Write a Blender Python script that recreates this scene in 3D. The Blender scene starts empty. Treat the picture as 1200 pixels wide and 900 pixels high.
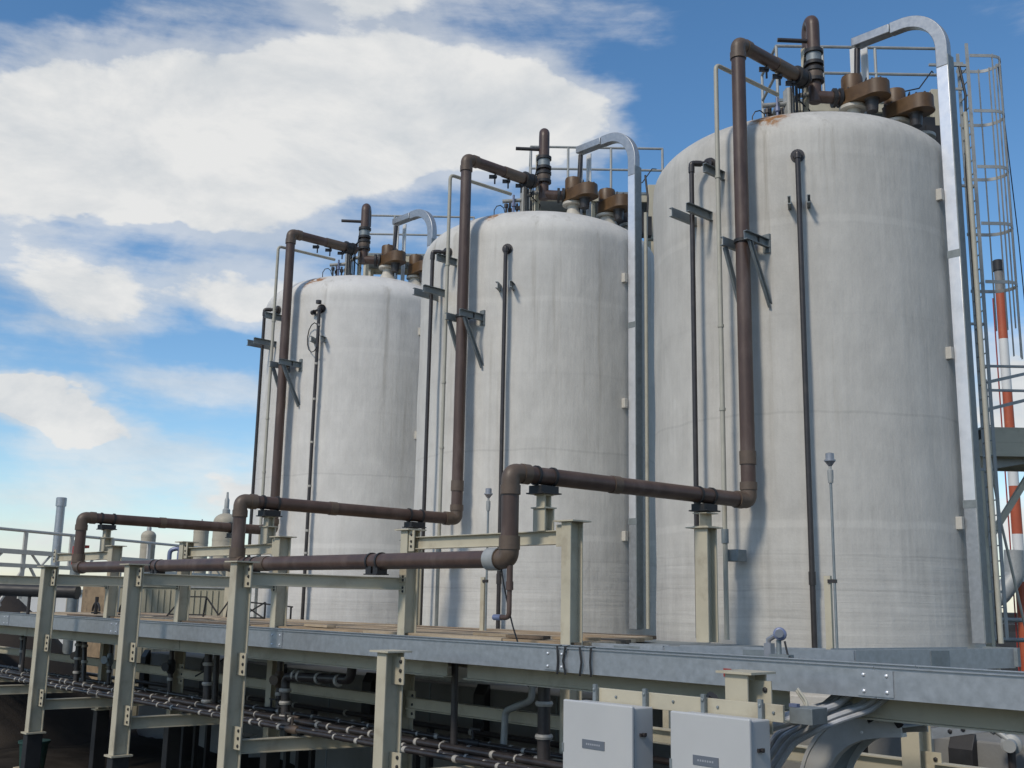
import bpy, math, random
from mathutils import Vector, Matrix
random.seed(7)
scene = bpy.context.scene
col = scene.collection

# ------------------------------------------------------------------ camera
cam_d = bpy.data.cameras.new('camera'); cam = bpy.data.objects.new('camera', cam_d); col.objects.link(cam)
cam_d.sensor_width = 36.0; cam_d.lens = 38.18; cam_d.clip_start = 0.1; cam_d.clip_end = 6000
r_ = Vector((0.68538468, 0.72794672, 0.01847732)); u_ = Vector((0.12986896, -0.14716478, 0.98054912)); f_ = Vector((-0.71650673, 0.66965372, 0.19540216))
m = Matrix(((r_.x, u_.x, -f_.x, 11.5478), (r_.y, u_.y, -f_.y, -18.8422), (r_.z, u_.z, -f_.z, 1.2585), (0, 0, 0, 1)))
cam.matrix_world = m
scene.camera = cam
EV = Vector((0.6855, 0.7281, 0)); GV = Vector((-0.7306, 0.6828, 0))      # directions of the roof platforms: along the rails / across them

# ------------------------------------------------------------------ world, sun, exposure
SUN_AZ = math.radians(7)      # sun stands over -Y, turned a little to +X
SUN_EL = math.radians(43)
sd = Vector((math.sin(SUN_AZ)*math.cos(SUN_EL), -math.cos(SUN_AZ)*math.cos(SUN_EL), math.sin(SUN_EL)))
sun_d = bpy.data.lights.new('sun', 'SUN'); sun_d.energy = 2.25; sun_d.angle = math.radians(9); sun_d.color = (1.0, 0.90, 0.76)   # sun veiled by thin cloud: soft edges
sun = bpy.data.objects.new('sun', sun_d); col.objects.link(sun)
sun.rotation_euler = sd.to_track_quat('Z', 'Y').to_euler(); sun.location = (0, -40, 40)
scene.view_settings.view_transform = 'Standard'; scene.view_settings.look = 'None'
scene.view_settings.exposure = 0.0; scene.view_settings.gamma = 1.0

world = bpy.data.worlds.new('World'); scene.world = world; world.use_nodes = True
def build_world():
    nt = world.node_tree; N = nt.nodes; L = nt.links
    for n in list(N): N.remove(n)
    def node(t, **kw):
        n = N.new(t)
        for k, v in kw.items(): setattr(n, k, v)
        return n
    def setin(n, i, v):
        if hasattr(v, 'is_linked') or hasattr(v, 'links'): L.new(v, n.inputs[i])
        else: n.inputs[i].default_value = v
    def M(op, a, b=0.0, c=0.0, clamp=False):
        n = node('ShaderNodeMath', operation=op); n.use_clamp = clamp
        setin(n, 0, a); setin(n, 1, b); setin(n, 2, c); return n.outputs[0]
    def V(op, a, b=(0, 0, 0)):
        n = node('ShaderNodeVectorMath', operation=op); setin(n, 0, a); setin(n, 1, b)
        return n.outputs[1] if op in ('LENGTH', 'DOT_PRODUCT') else n.outputs[0]
    def SM(v, f0, f1, t0, t1):
        n = node('ShaderNodeMapRange', interpolation_type='SMOOTHSTEP')
        setin(n, 0, v)
        for i, q in zip((1, 2, 3, 4), (f0, f1, t0, t1)): n.inputs[i].default_value = q
        return n.outputs[0]
    def noise(v, s, d=6, rough=0.55, dist=0.0):
        n = node('ShaderNodeTexNoise'); setin(n, 'Vector', v)
        n.inputs['Scale'].default_value = s; n.inputs['Detail'].default_value = d
        n.inputs['Roughness'].default_value = rough; n.inputs['Distortion'].default_value = dist
        return n
    out = node('ShaderNodeOutputWorld'); bg = node('ShaderNodeBackground'); L.new(bg.outputs[0], out.inputs[0])
    sky = node('ShaderNodeTexSky', sky_type='NISHITA'); sky.sun_disc = False
    sky.sun_elevation = SUN_EL; sky.sun_rotation = math.atan2(sd.x, sd.y); sky.altitude = 600
    sky.air_density = 1.0; sky.dust_density = 0.6; sky.ozone_density = 2.0
    tc = node('ShaderNodeTexCoord'); D = tc.outputs['Generated']
    sp = node('ShaderNodeSeparateXYZ'); L.new(D, sp.inputs[0])
    az = M('MULTIPLY', M('ARCTAN2', sp.outputs[0], sp.outputs[1]), 57.2958)
    el = M('MULTIPLY', M('ARCSINE', sp.outputs[2]), 57.2958)
    cb = node('ShaderNodeCombineXYZ'); L.new(az, cb.inputs[0]); L.new(el, cb.inputs[1])
    # clouds lie in flat decks: stretch the noise with the height above the horizon
    st = V('MULTIPLY', D, (1.0, 1.0, 2.1))
    wn = noise(st, 5.5, 5, 0.6)
    w3 = V('MULTIPLY', V('SUBTRACT', wn.outputs['Color'], (0.5, 0.5, 0.5)), (9.0, 5.0, 0.0))
    P = V('ADD', cb.outputs[0], w3)
    blobs = [(-63.5, 23.0, 12.0, 6.4, .74), (-54.5, 25.4, 8.5, 5.4, .70), (-46.4, 25.0, 6.6, 3.8, .66), (-71.5, 20.4, 8.0, 4.6, .56), (-56.0, 31.3, 11.5, 2.2, .40),
             (-71.0, 8.5, 5.4, 1.5, .90), (-60.4, 15.2, 5.0, 2.2, .44), (-70.0, 14.4, 8.0, 3.0, .40), (-64.5, 6.7, 7.0, 1.8, .26),
             (-61.8, 5.0, 3.0, 1.3, .42), (-62.0, 10.4, 5.0, 1.2, .24), (-71, 2.4, 9, 1.4, .30), (-21, 9.6, 6, 3.6, .50), (-21, 4.0, 7, 1.6, .36),
             (-30.0, 25.0, 14.0, 8.0, -.55), (-74.0, 29.3, 5.0, 3.0, -.45), (-66.0, 17.4, 6.0, 1.2, -.20), (-21, 18, 6, 6, -.4), (-62, 12.6, 6, 1.4, -.2)]
    tot = None
    for a, e, rx, ry, w in blobs:
        d = V('LENGTH', V('MULTIPLY', V('SUBTRACT', P, (a, e, 0)), (1/rx, 1/ry, 0)))
        v = SM(d, 0.25, 1.15, w, 0.0)
        tot = v if tot is None else M('ADD', tot, v)
    n1 = noise(st, 4.2, 10, 0.60, 0.35); n2 = noise(V('ADD', st, (0.0, 0.0, 0.07)), 4.2, 10, 0.60, 0.35)
    fine = noise(st, 16.0, 9, 0.64)
    strk = noise(V('MULTIPLY', D, (2.0, 2.0, 14.0)), 2.2, 8, 0.6)
    dens = M('ADD', M('ADD', M('MULTIPLY', n1.outputs[0], 0.95), M('MULTIPLY', fine.outputs[0], 0.34)), tot)
    mask = SM(dens, 0.82, 1.10, 0.0, 0.97)
    veil = SM(M('ADD', dens, M('MULTIPLY', M('SUBTRACT', strk.outputs[0], 0.5), 0.9)), 0.50, 1.0, 0.0, 0.62)
    mask = M('MAXIMUM', mask, veil)
    lowf = SM(M('ADD', el, M('MULTIPLY', strk.outputs[0], -3.0)), -3.5, 5.5, 0.50, 0.0)                 # distant cloud deck melting into the horizon all round
    mask = M('MAXIMUM', mask, lowf)
    diff = M('SUBTRACT', n1.outputs[0], n2.outputs[0])
    lit = M('ADD', M('MULTIPLY', diff, 2.6), M('ADD', 0.74, M('MULTIPLY', M('SUBTRACT', fine.outputs[0], 0.5), 0.55)), clamp=True)
    cm = node('ShaderNodeMix', data_type='RGBA'); L.new(lit, cm.inputs[0])
    cm.inputs[6].default_value = (4.3, 4.75, 5.2, 1); cm.inputs[7].default_value = (7.1, 7.1, 7.0, 1)
    hs = node('ShaderNodeHueSaturation'); hs.inputs['Hue'].default_value = .497; hs.inputs['Saturation'].default_value = 1.2; hs.inputs['Value'].default_value = 1.25; L.new(sky.outputs[0], hs.inputs['Color'])
    mx = node('ShaderNodeMix', data_type='RGBA'); L.new(mask, mx.inputs[0]); L.new(hs.outputs[0], mx.inputs[6]); L.new(cm.outputs[2], mx.inputs[7])
    L.new(mx.outputs[2], bg.inputs[0]); bg.inputs[1].default_value = 0.115
build_world()

# ------------------------------------------------------------------ materials
def mat(name, base, rough=0.6, metal=0.0, var=0.12, scale=6.0, stretch=(1, 1, 1), dirt=None, dirt_amt=0.0, dirt_scale=2.0, bump=0.0, bump_scale=30, spec=0.5, coat=0.0):
    mt = bpy.data.materials.new(name); mt.use_nodes = True; nt = mt.node_tree; N = nt.nodes; L = nt.links
    b = N['Principled BSDF']; b.inputs['Roughness'].default_value = rough; b.inputs['Metallic'].default_value = metal
    b.inputs['Specular IOR Level'].default_value = spec; b.inputs['Coat Weight'].default_value = coat; b.inputs['Coat Roughness'].default_value = .25
    tc = N.new('ShaderNodeTexCoord'); mp = N.new('ShaderNodeMapping'); mp.inputs['Scale'].default_value = stretch
    geo = N.new('ShaderNodeNewGeometry')
    L.new(geo.outputs['Position'], mp.inputs[0])
    n = N.new('ShaderNodeTexNoise'); n.inputs['Scale'].default_value = scale; n.inputs['Detail'].default_value = 6; n.inputs['Roughness'].default_value = .6; L.new(mp.outputs[0], n.inputs['Vector'])
    ramp = N.new('ShaderNodeMapRange'); ramp.inputs[1].default_value = .25; ramp.inputs[2].default_value = .75; ramp.inputs[3].default_value = 1 - var; ramp.inputs[4].default_value = 1 + var
    L.new(n.outputs[0], ramp.inputs[0])
    mul = N.new('ShaderNodeVectorMath'); mul.operation = 'SCALE'; mul.inputs[0].default_value = base[:3]; L.new(ramp.outputs[0], mul.inputs['Scale'])
    out = mul.outputs[0]
    if dirt:
        n2 = N.new('ShaderNodeTexNoise'); n2.inputs['Scale'].default_value = dirt_scale; n2.inputs['Detail'].default_value = 8; n2.inputs['Roughness'].default_value = .65; L.new(mp.outputs[0], n2.inputs['Vector'])
        r2 = N.new('ShaderNodeMapRange'); r2.interpolation_type = 'SMOOTHSTEP'; r2.inputs[1].default_value = .5; r2.inputs[2].default_value = .72; r2.inputs[3].default_value = 0; r2.inputs[4].default_value = dirt_amt; L.new(n2.outputs[0], r2.inputs[0])
        mx = N.new('ShaderNodeMix'); mx.data_type = 'RGBA'; L.new(r2.outputs[0], mx.inputs[0]); L.new(out, mx.inputs[6]); mx.inputs[7].default_value = (*dirt, 1); out = mx.outputs[2]
    L.new(out, b.inputs['Base Color'])
    rr = N.new('ShaderNodeMapRange'); rr.inputs[3].default_value = max(.03, rough - .12); rr.inputs[4].default_value = min(1, rough + .12); L.new(n.outputs[0], rr.inputs[0]); L.new(rr.outputs[0], b.inputs['Roughness'])
    if bump:
        n3 = N.new('ShaderNodeTexNoise'); n3.inputs['Scale'].default_value = bump_scale; n3.inputs['Detail'].default_value = 4; L.new(mp.outputs[0], n3.inputs['Vector'])
        bp = N.new('ShaderNodeBump'); bp.inputs['Strength'].default_value = bump; bp.inputs['Distance'].default_value = .02; L.new(n3.outputs[0], bp.inputs['Height']); L.new(bp.outputs[0], b.inputs['Normal'])
    return mt

def tank_material(name, base, dirty, seed, rust=1.0):
    mt = bpy.data.materials.new(name); mt.use_nodes = True; nt = mt.node_tree; N = nt.nodes; L = nt.links
    b = N['Principled BSDF']; b.inputs['Roughness'].default_value = .62; b.inputs['Specular IOR Level'].default_value = .3
    tc = N.new('ShaderNodeTexCoord'); sp = N.new('ShaderNodeSeparateXYZ'); L.new(tc.outputs['Object'], sp.inputs[0])
    def M(op, a, b_=0.0, clamp=False):
        n = N.new('ShaderNodeMath'); n.operation = op; n.use_clamp = clamp
        for i, v in enumerate((a, b_)):
            if hasattr(v, 'links'): L.new(v, n.inputs[i])
            else: n.inputs[i].default_value = v
        return n.outputs[0]
    def noise(sc, detail, s=(1, 1, 1), rough=.6):
        mp = N.new('ShaderNodeMapping'); mp.inputs['Scale'].default_value = s; mp.inputs['Location'].default_value = (seed, seed*2, seed*3); L.new(tc.outputs['Object'], mp.inputs[0])
        n = N.new('ShaderNodeTexNoise'); n.inputs['Scale'].default_value = sc; n.inputs['Detail'].default_value = detail; n.inputs['Roughness'].default_value = rough; L.new(mp.outputs[0], n.inputs['Vector']); return n.outputs[0]
    def rng(v, f0, f1, t0, t1, smooth=True):
        n = N.new('ShaderNodeMapRange'); n.interpolation_type = 'SMOOTHSTEP' if smooth else 'LINEAR'; L.new(v, n.inputs[0])
        for i, q in zip((1, 2, 3, 4), (f0, f1, t0, t1)): n.inputs[i].default_value = q
        return n.outputs[0]
    z = sp.outputs[2]
    streak = noise(3.4, 6, (1, 1, .045)); fine = noise(15, 4, (1, 1, .06)); blot = noise(.8, 5); bands = noise(1.5, 3, (.05, .05, 2.2))
    course = noise(1.0, 3, (.25, .25, 9.0))
    mott = noise(2.2, 9, (1, 1, .6), .68); grain = noise(34, 4); patch = rng(noise(.55, 7, (1, 1, .7), .62), .42, .60, 0, 1)
    v = M('MULTIPLY', M('ADD', M('MULTIPLY', M('SUBTRACT', streak, .5), .34*dirty), M('MULTIPLY', M('SUBTRACT', fine, .5), .24*dirty)), M('ADD', .35, patch))
    v = M('ADD', v, M('MULTIPLY', M('SUBTRACT', mott, .5), .42)); v = M('ADD', v, M('MULTIPLY', M('SUBTRACT', grain, .5), .16))
    v = M('ADD', v, M('MULTIPLY', M('SUBTRACT', blot, .5), .26)); v = M('ADD', v, M('MULTIPLY', M('SUBTRACT', bands, .5), .10))
    low = rng(z, 2.6, 1.9, 0, 1)
    v = M('ADD', v, M('MULTIPLY', M('MULTIPLY', M('SUBTRACT', course, .5), .34), low))
    wob = M('MULTIPLY', M('SUBTRACT', noise(.7, 2), .5), .18)
    zz = M('ADD', z, wob)
    for zc, w, a in ((2.62, .07, .10), (8.02, .07, .08*dirty), (9.35, .09, .04), (4.55, .025, -.10), (1.52, .018, -.10), (6.3, .03, -.03), (2.1, .016, -.08), (1.05, .014, -.07)):
        d = M('ABSOLUTE', M('SUBTRACT', zz, zc)); v = M('ADD', v, rng(d, w*.5, w*1.3, a, 0))
    sc = M('ADD', v, 1.0)
    mul = N.new('ShaderNodeVectorMath'); mul.operation = 'SCALE'; mul.inputs[0].default_value = base; L.new(sc, mul.inputs['Scale'])
    # brownish run-off in narrow streaks from the dome
    ro = M('MULTIPLY', rng(noise(2.6, 6, (1, 1, .035), .66), .55, .72, 0, .62*dirty), rng(z, 2.0, 9.6, .25, 1))
    mx = N.new('ShaderNodeMix'); mx.data_type = 'RGBA'; L.new(ro, mx.inputs[0]); L.new(mul.outputs[0], mx.inputs[6]); mx.inputs[7].default_value = (.23, .20, .15, 1)
    # one patch of orange scale on the front of the dome, beside the riser
    p = N.new('ShaderNodeVectorMath'); p.operation = 'DISTANCE'; L.new(tc.outputs['Object'], p.inputs[0]); p.inputs[1].default_value = (.95, -2.42, 10.12)
    rs = M('MULTIPLY', rng(M('ADD', p.outputs['Value'], M('MULTIPLY', noise(4, 5), .9)), .62 + .28*rust, .50 + .14*rust, 0, 1), rng(noise(7, 5, (1, 1, .5)), .38, .52, 0, .95))
    mx2 = N.new('ShaderNodeMix'); mx2.data_type = 'RGBA'; L.new(rs, mx2.inputs[0]); L.new(mx.outputs[2], mx2.inputs[6]); mx2.inputs[7].default_value = (.30, .13, .03, 1)
    L.new(mx2.outputs[2], b.inputs['Base Color'])
    bp = N.new('ShaderNodeBump'); bp.inputs['Strength'].default_value = .5; bp.inputs['Distance'].default_value = .06
    h = M('ADD', M('MULTIPLY', noise(1.1, 3, (1, 1, .5)), 1.0), M('MULTIPLY', M('MULTIPLY', course, low), .35)); h = M('ADD', h, M('ADD', M('MULTIPLY', fine, .12), M('ADD', M('MULTIPLY', mott, .5), M('MULTIPLY', grain, .05))))
    L.new(h, bp.inputs['Height']); L.new(bp.outputs[0], b.inputs['Normal'])
    return mt

MT = {}
MT['tank3'] = tank_material('tank_weathered', (.505, .49, .452), .95, 1.0, 1.0)
MT['tank2'] = tank_material('tank_paler', (.58, .568, .532), .7, 5.0, .35)
MT['tank1'] = tank_material('tank_palest', (.635, .622, .59), .6, 9.0, .8)
MT['nozzle'] = mat('nozzle_gelcoat', (.50, .48, .43), .5, var=.1, scale=9)
MT['brown'] = mat('brown_pipe', (.078, .047, .036), .44, var=.3, scale=4, stretch=(1, 1, .35), dirt=(.135, .105, .09), dirt_amt=.6, bump=.08, bump_scale=25, spec=.5)
MT['brown_fit'] = mat('brown_fitting', (.105, .074, .052), .5, var=.18, scale=7, dirt=(.15, .12, .10), dirt_amt=.3, bump=.1)
MT['valve'] = mat('brown_valve_housing', (.105, .060, .027), .48, var=.35, scale=5, dirt=(.05, .032, .022), dirt_amt=.75, bump=.06)
MT['dark'] = mat('dark_pipe', (.035, .03, .03), .38, var=.3, scale=8, dirt=(.08, .07, .06), dirt_amt=.3)
MT['black'] = mat('black_steel', (.018, .018, .02), .55, var=.3, scale=5, dirt=(.05, .045, .04), dirt_amt=.4)
MT['galv'] = mat('galvanised_steel', (.40, .42, .44), .45, .7, var=.16, scale=11, dirt=(.40, .41, .41), dirt_amt=.5, dirt_scale=.9, bump=.04, bump_scale=14)
MT['galv_dull'] = mat('dull_galvanised_steel', (.23, .26, .27), .55, .4, var=.18, scale=9, dirt=(.16, .16, .15), dirt_amt=.5)
MT['alu'] = mat('bright_aluminium', (.80, .81, .83), .42, .7, var=.04, scale=7, dirt=(.55, .56, .58), dirt_amt=.4)
MT['beige'] = mat('beige_paint', (.47, .43, .325), .55, var=.09, scale=2.5, dirt=(.27, .22, .15), dirt_amt=.5, dirt_scale=2.2, bump=.04, bump_scale=40)
MT['beige_pipe'] = mat('beige_conduit', (.40, .385, .32), .5, var=.1, scale=5, dirt=(.25, .23, .18), dirt_amt=.3)
MT['grey_steel'] = mat('grey_steel', (.34, .35, .34), .55, .2, var=.15, scale=6, dirt=(.2, .19, .17), dirt_amt=.4)
MT['conc'] = mat('concrete', (.20, .20, .19), .85, var=.14, scale=1.2, dirt=(.19, .18, .16), dirt_amt=.6, dirt_scale=.7, bump=.2, bump_scale=18)
MT['soil'] = mat('dark_soil', (.035, .031, .027), .95, var=.5, scale=.8, dirt=(.06, .054, .046), dirt_amt=.7, dirt_scale=.35, bump=.9, bump_scale=5, spec=.05)
MT['white'] = mat('white_enamel', (.74, .75, .74), .35, var=.03, scale=3, dirt=(.6, .6, .56), dirt_amt=.3)
MT['cab'] = mat('cabinet_grey_white', (.47, .48, .48), .4, var=.03, scale=2, dirt=(.5, .5, .48), dirt_amt=.3)
MT['coupl'] = mat('pale_coupling', (.40, .38, .34), .5, var=.2, scale=20)
MT['wood'] = [mat('plank_tan', (.33, .24, .15), .85, var=.3, scale=3, stretch=(.3, 3, 1), dirt=(.12, .09, .07), dirt_amt=.7, bump=.3), mat('plank_pale', (.42, .34, .24), .85, var=.25, scale=3, stretch=(.3, 3, 1), dirt=(.2, .14, .08), dirt_amt=.7, bump=.3),
              mat('plank_dark', (.12, .09, .065), .9, var=.4, scale=3, stretch=(.3, 3, 1), dirt=(.3, .22, .14), dirt_amt=.5, bump=.3)]
MT['red'] = mat('red_paint', (.28, .035, .028), .5, var=.2, scale=4)
MT['orange'] = mat('orange_red_paint', (.40, .085, .035), .5, var=.1, scale=3, dirt=(.5, .15, .06), dirt_amt=.4)
MT['stackw'] = mat('stack_white', (.66, .66, .64), .5, var=.06, scale=1)
MT['stackg'] = mat('stack_grey', (.22, .21, .20), .6, var=.2, scale=1)
MT['tan'] = mat('vessel_tan', (.40, .36, .28), .6, var=.15, scale=2, dirt=(.2, .16, .11), dirt_amt=.6, dirt_scale=.8)
MT['zinc'] = mat('pale_zinc_sheet', (.52, .53, .53), .45, .25, var=.12, scale=8, dirt=(.36, .34, .30), dirt_amt=.5)
MT['cable'] = mat('grey_cable', (.44, .45, .46), .5, var=.2, scale=9)
MT['cableb'] = mat('black_cable', (.014, .014, .016), .5, var=.2, scale=9)
MT['cladding'] = mat('beige_cladding', (.36, .335, .245), .7, var=.06, scale=.5)
MT['green'] = mat('dull_green_plastic', (.015, .05, .042), .5, var=.25)
MT['yellow'] = mat('yellow_plastic', (.42, .36, .04), .5, var=.2)
MT['sensor'] = mat('sensor_housing', (.30, .31, .34), .4, .5, var=.1)
MT['sensorb'] = mat('sensor_blue_grey', (.16, .19, .30), .4, .2, var=.15)
MT['plate'] = mat('grey_name_plate', (.13, .15, .18), .5, var=.05)
MT['print'] = mat('plate_print', (.33, .35, .38), .5, var=.03)
MT['tarp'] = mat('brown_earth', (.035, .028, .023), .95, var=.3, scale=2, bump=.5)

# ------------------------------------------------------------------ mesh helpers
def vec(p): return Vector(p)
class MB:
    def __init__(s): s.v = []; s.f = []
    def add(s, vs, fs):
        o = len(s.v); s.v += [tuple(p) for p in vs]; s.f += [tuple(i + o for i in f) for f in fs]; return s
    def box(s, x0, x1, y0, y1, z0, z1):
        vs = [(x, y, z) for z in (z0, z1) for y in (y0, y1) for x in (x0, x1)]
        return s.add(vs, [(0, 2, 3, 1), (4, 5, 7, 6), (0, 1, 5, 4), (2, 6, 7, 3), (0, 4, 6, 2), (1, 3, 7, 5)])
    def obox(s, c, ax, hs):
        c = vec(c); a, b, d = [vec(q).normalized()*h for q, h in zip(ax, hs)]
        vs = [c + i*a + j*b + k*d for k in (-1, 1) for j in (-1, 1) for i in (-1, 1)]
        return s.add(vs, [(0, 2, 3, 1), (4, 5, 7, 6), (0, 1, 5, 4), (2, 6, 7, 3), (0, 4, 6, 2), (1, 3, 7, 5)])
    def bar(s, p0, p1, w, h, up=(0, 0, 1)):          # rectangular bar between two points
        p0, p1 = vec(p0), vec(p1); d = (p1 - p0); L = d.length; d.normalize(); up = vec(up)
        if abs(d.dot(up)) > .98: up = vec((0, 1, 0))
        a = d.cross(up).normalized(); b = a.cross(d)
        return s.obox((p0 + p1)/2, (d, a, b), (L/2, w/2, h/2))
    def sweep(s, path, prof, up=(0, 0, 1), closed=True, caps=True, upf=None):   # prof: list of (a,b) ; a along side, b along up
        path = [vec(p) for p in path]; n = len(path); k = len(prof); vs = []
        pa = None
        for i, p in enumerate(path):
            t = (path[min(i+1, n-1)] - path[max(i-1, 0)]).normalized()
            if 0 < i < n-1:
                t0 = (path[i] - path[i-1]).normalized(); t1 = (path[i+1] - path[i]).normalized(); t = (t0 + t1).normalized(); sc = 1/max(.3, t.dot(t0))
            else: sc = 1; t0 = t
            if upf: up_ = vec(upf)
            else: up_ = vec(up)
            if pa is None:
                if abs(t.dot(up_)) > .98: up_ = vec((0, 1, 0))
                a = t.cross(up_).normalized()
            else: a = (pa - t*pa.dot(t)).normalized()
            b = a.cross(t); pa = a
            # mitre only in the bend direction
            bend = (t1 - t0) if 0 < i < n-1 else None
            for (x, y) in prof:
                q = a*x + b*y
                if bend is not None and bend.length > 1e-4:
                    bd = bend.normalized(); q = q + bd*(q.dot(bd))*(sc - 1)
                vs.append(p + q)
        fs = []
        for i in range(n-1):
            for j in range(k if closed else k-1):
                j2 = (j+1) % k; fs.append((i*k+j, i*k+j2, (i+1)*k+j2, (i+1)*k+j))
        if caps and closed: fs.append(tuple(range(k-1, -1, -1))); fs.append(tuple((n-1)*k + j for j in range(k)))
        return s.add(vs, fs)
    def tube(s, path, r, n=12, caps=True):
        return s.sweep(path, [(r*math.cos(2*math.pi*j/n), r*math.sin(2*math.pi*j/n)) for j in range(n)], caps=caps)
    def lathe(s, prof, c=(0, 0, 0), axis=(0, 0, 1), n=20, caps=True):
        c = vec(c); ax = vec(axis).normalized(); u = ax.cross(vec((0, 1, 0)) if abs(ax.y) < .9 else vec((1, 0, 0))).normalized(); w = ax.cross(u)
        vs = []; k = len(prof)
        for (r, h) in prof:
            for j in range(n):
                t = 2*math.pi*j/n; vs.append(c + ax*h + (u*math.cos(t) + w*math.sin(t))*max(r, 1e-4))
        fs = [(i*n+j, i*n+(j+1) % n, (i+1)*n+(j+1) % n, (i+1)*n+j) for i in range(k-1) for j in range(n)]
        if caps: fs.append(tuple(range(n-1, -1, -1))); fs.append(tuple((k-1)*n + j for j in range(n)))
        return s.add(vs, fs)
    def prism(s, poly, o, a, b, d, depth):           # polygon in (a,b) plane at o, extruded along d
        o, a, b, d = vec(o), vec(a).normalized(), vec(b).normalized(), vec(d).normalized(); n = len(poly)
        vs = [o + a*x + b*y for x, y in poly] + [o + a*x + b*y + d*depth for x, y in poly]
        return s.add(vs, [tuple(range(n-1, -1, -1)), tuple(range(n, 2*n))] + [(i, (i+1) % n, n+(i+1) % n, n+i) for i in range(n)])
    def hbeam(s, p0, p1, b, h, tf=.022, tw=.016, side=(1, 0, 0)):   # I-section: flange width b along 'side', depth h across it
        p0, p1 = vec(p0), vec(p1); d = (p1-p0).normalized(); a = vec(side); a = (a - d*a.dot(d)).normalized(); c = d.cross(a)
        pr = [(-b/2, -h/2), (b/2, -h/2), (b/2, -h/2+tf), (tw/2, -h/2+tf), (tw/2, h/2-tf), (b/2, h/2-tf), (b/2, h/2), (-b/2, h/2), (-b/2, h/2-tf), (-tw/2, h/2-tf), (-tw/2, -h/2+tf), (-b/2, -h/2+tf)]
        return s.prism(pr, p0, a, c, d, (p1-p0).length)
    def cbeam(s, p0, p1, h, b, t=.012, side=(0, 0, 1), open_=(0, 1, 0)):   # C-section: web height h along side, flanges b towards open_
        p0, p1 = vec(p0), vec(p1); d = (p1-p0).normalized(); a = vec(side); a = (a - d*a.dot(d)).normalized(); c = vec(open_); c = (c - d*c.dot(d) - a*c.dot(a)).normalized()
        pr = [(-h/2, 0), (h/2, 0), (h/2, b), (h/2-t, b), (h/2-t, t), (-h/2+t, t), (-h/2+t, b), (-h/2, b)]
        return s.prism(pr, p0, a, c, d, (p1-p0).length)
    def bolts(s, pts, axis, r=.02, h=.018):
        for p in pts: s.lathe([(r, 0), (r, h*.7), (r*.6, h)], p, axis, 6)
        return s
    def build(s, name, m, parent=None, loc=None, smooth=True, angle=38, bevel=0):
        off = vec((0, 0, 0)); q = parent
        while q is not None: off = off + q.location; q = q.parent
        if loc is not None: off = off + vec(loc)
        me = bpy.data.meshes.new(name); me.from_pydata([tuple(vec(p) - off) for p in s.v], [], s.f)
        bad = me.validate(verbose=False)
        import bmesh
        bm = bmesh.new(); bm.from_mesh(me); bmesh.ops.recalc_face_normals(bm, faces=bm.faces); bm.to_mesh(me); bm.free()
        if smooth:
            for p in me.polygons: p.use_smooth = True
            me.set_sharp_from_angle(angle=math.radians(angle))
        me.materials.append(m)
        o = bpy.data.objects.new(name, me); col.objects.link(o)
        if loc is not None: o.location = loc
        if parent is not None: o.parent = parent
        if bevel:
            b = o.modifiers.new('bevel', 'BEVEL'); b.width = bevel; b.segments = 2; b.limit_method = 'ANGLE'; b.angle_limit = math.radians(50)
        return o

def tag(o, label=None, cat=None, group=None, kind=None):
    if label: o['label'] = label
    if cat: o['category'] = cat
    if group: o['group'] = group
    if kind: o['kind'] = kind
    return o
def thing(name, loc, label, cat, group=None):
    o = bpy.data.objects.new(name, None); o.empty_display_size = .3; col.objects.link(o); o.location = loc
    return tag(o, label, cat, group)
def copy_tree(o, parent=None, shift=None, label=None, mats=None):
    c = o.copy(); col.objects.link(c)
    if parent is not None: c.parent = parent
    if shift is not None: c.location = o.location + vec(shift)
    if label: c['label'] = label
    for ch in list(o.children): copy_tree(ch, c)
    return c
def arc(c, a, b, r, t0, t1, n=8):
    c, a, b = vec(c), vec(a), vec(b)
    return [c + a*(r*math.cos(math.radians(t0 + (t1-t0)*i/n))) + b*(r*math.sin(math.radians(t0 + (t1-t0)*i/n))) for i in range(n+1)]
def rounded(pts, r, n=7):                              # polyline with its inner corners rounded
    P = [vec(p) for p in pts]; out = [P[0]]
    for i in range(1, len(P)-1):
        a, b, c = P[i-1], P[i], P[i+1]; d0 = (a-b).normalized(); d1 = (c-b).normalized()
        ang = d0.angle(d1); t = min(r/math.tan(ang/2), (a-b).length*.48, (c-b).length*.48)
        s_, e_ = b + d0*t, b + d1*t
        for k in range(n+1):
            q = k/n; out.append(s_*(1-q)**2 + b*2*q*(1-q) + e_*q*q)
    return out + [P[-1]]
def elbow(mb, p, d0, d1, r, R=None, coll=.10):         # pipe elbow at corner p: comes from direction d0, leaves towards d1, with socket collars
    p, d0, d1 = vec(p), vec(d0).normalized(), vec(d1).normalized(); R = R or r*1.7
    path = rounded([p + d0*(R+coll*.2), p, p + d1*(R+coll*.2)], R, 10)
    mb.tube(path, r*1.07, 20)
    for d in (d0, d1): mb.tube([p + d*(R*.85), p + d*(R + coll)], r*1.17, 20)
    return mb

S = 7.671
ORD = ['nearest', 'middle', 'farthest']
SIDE = ['right-hand', 'middle', 'left-hand']

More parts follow.
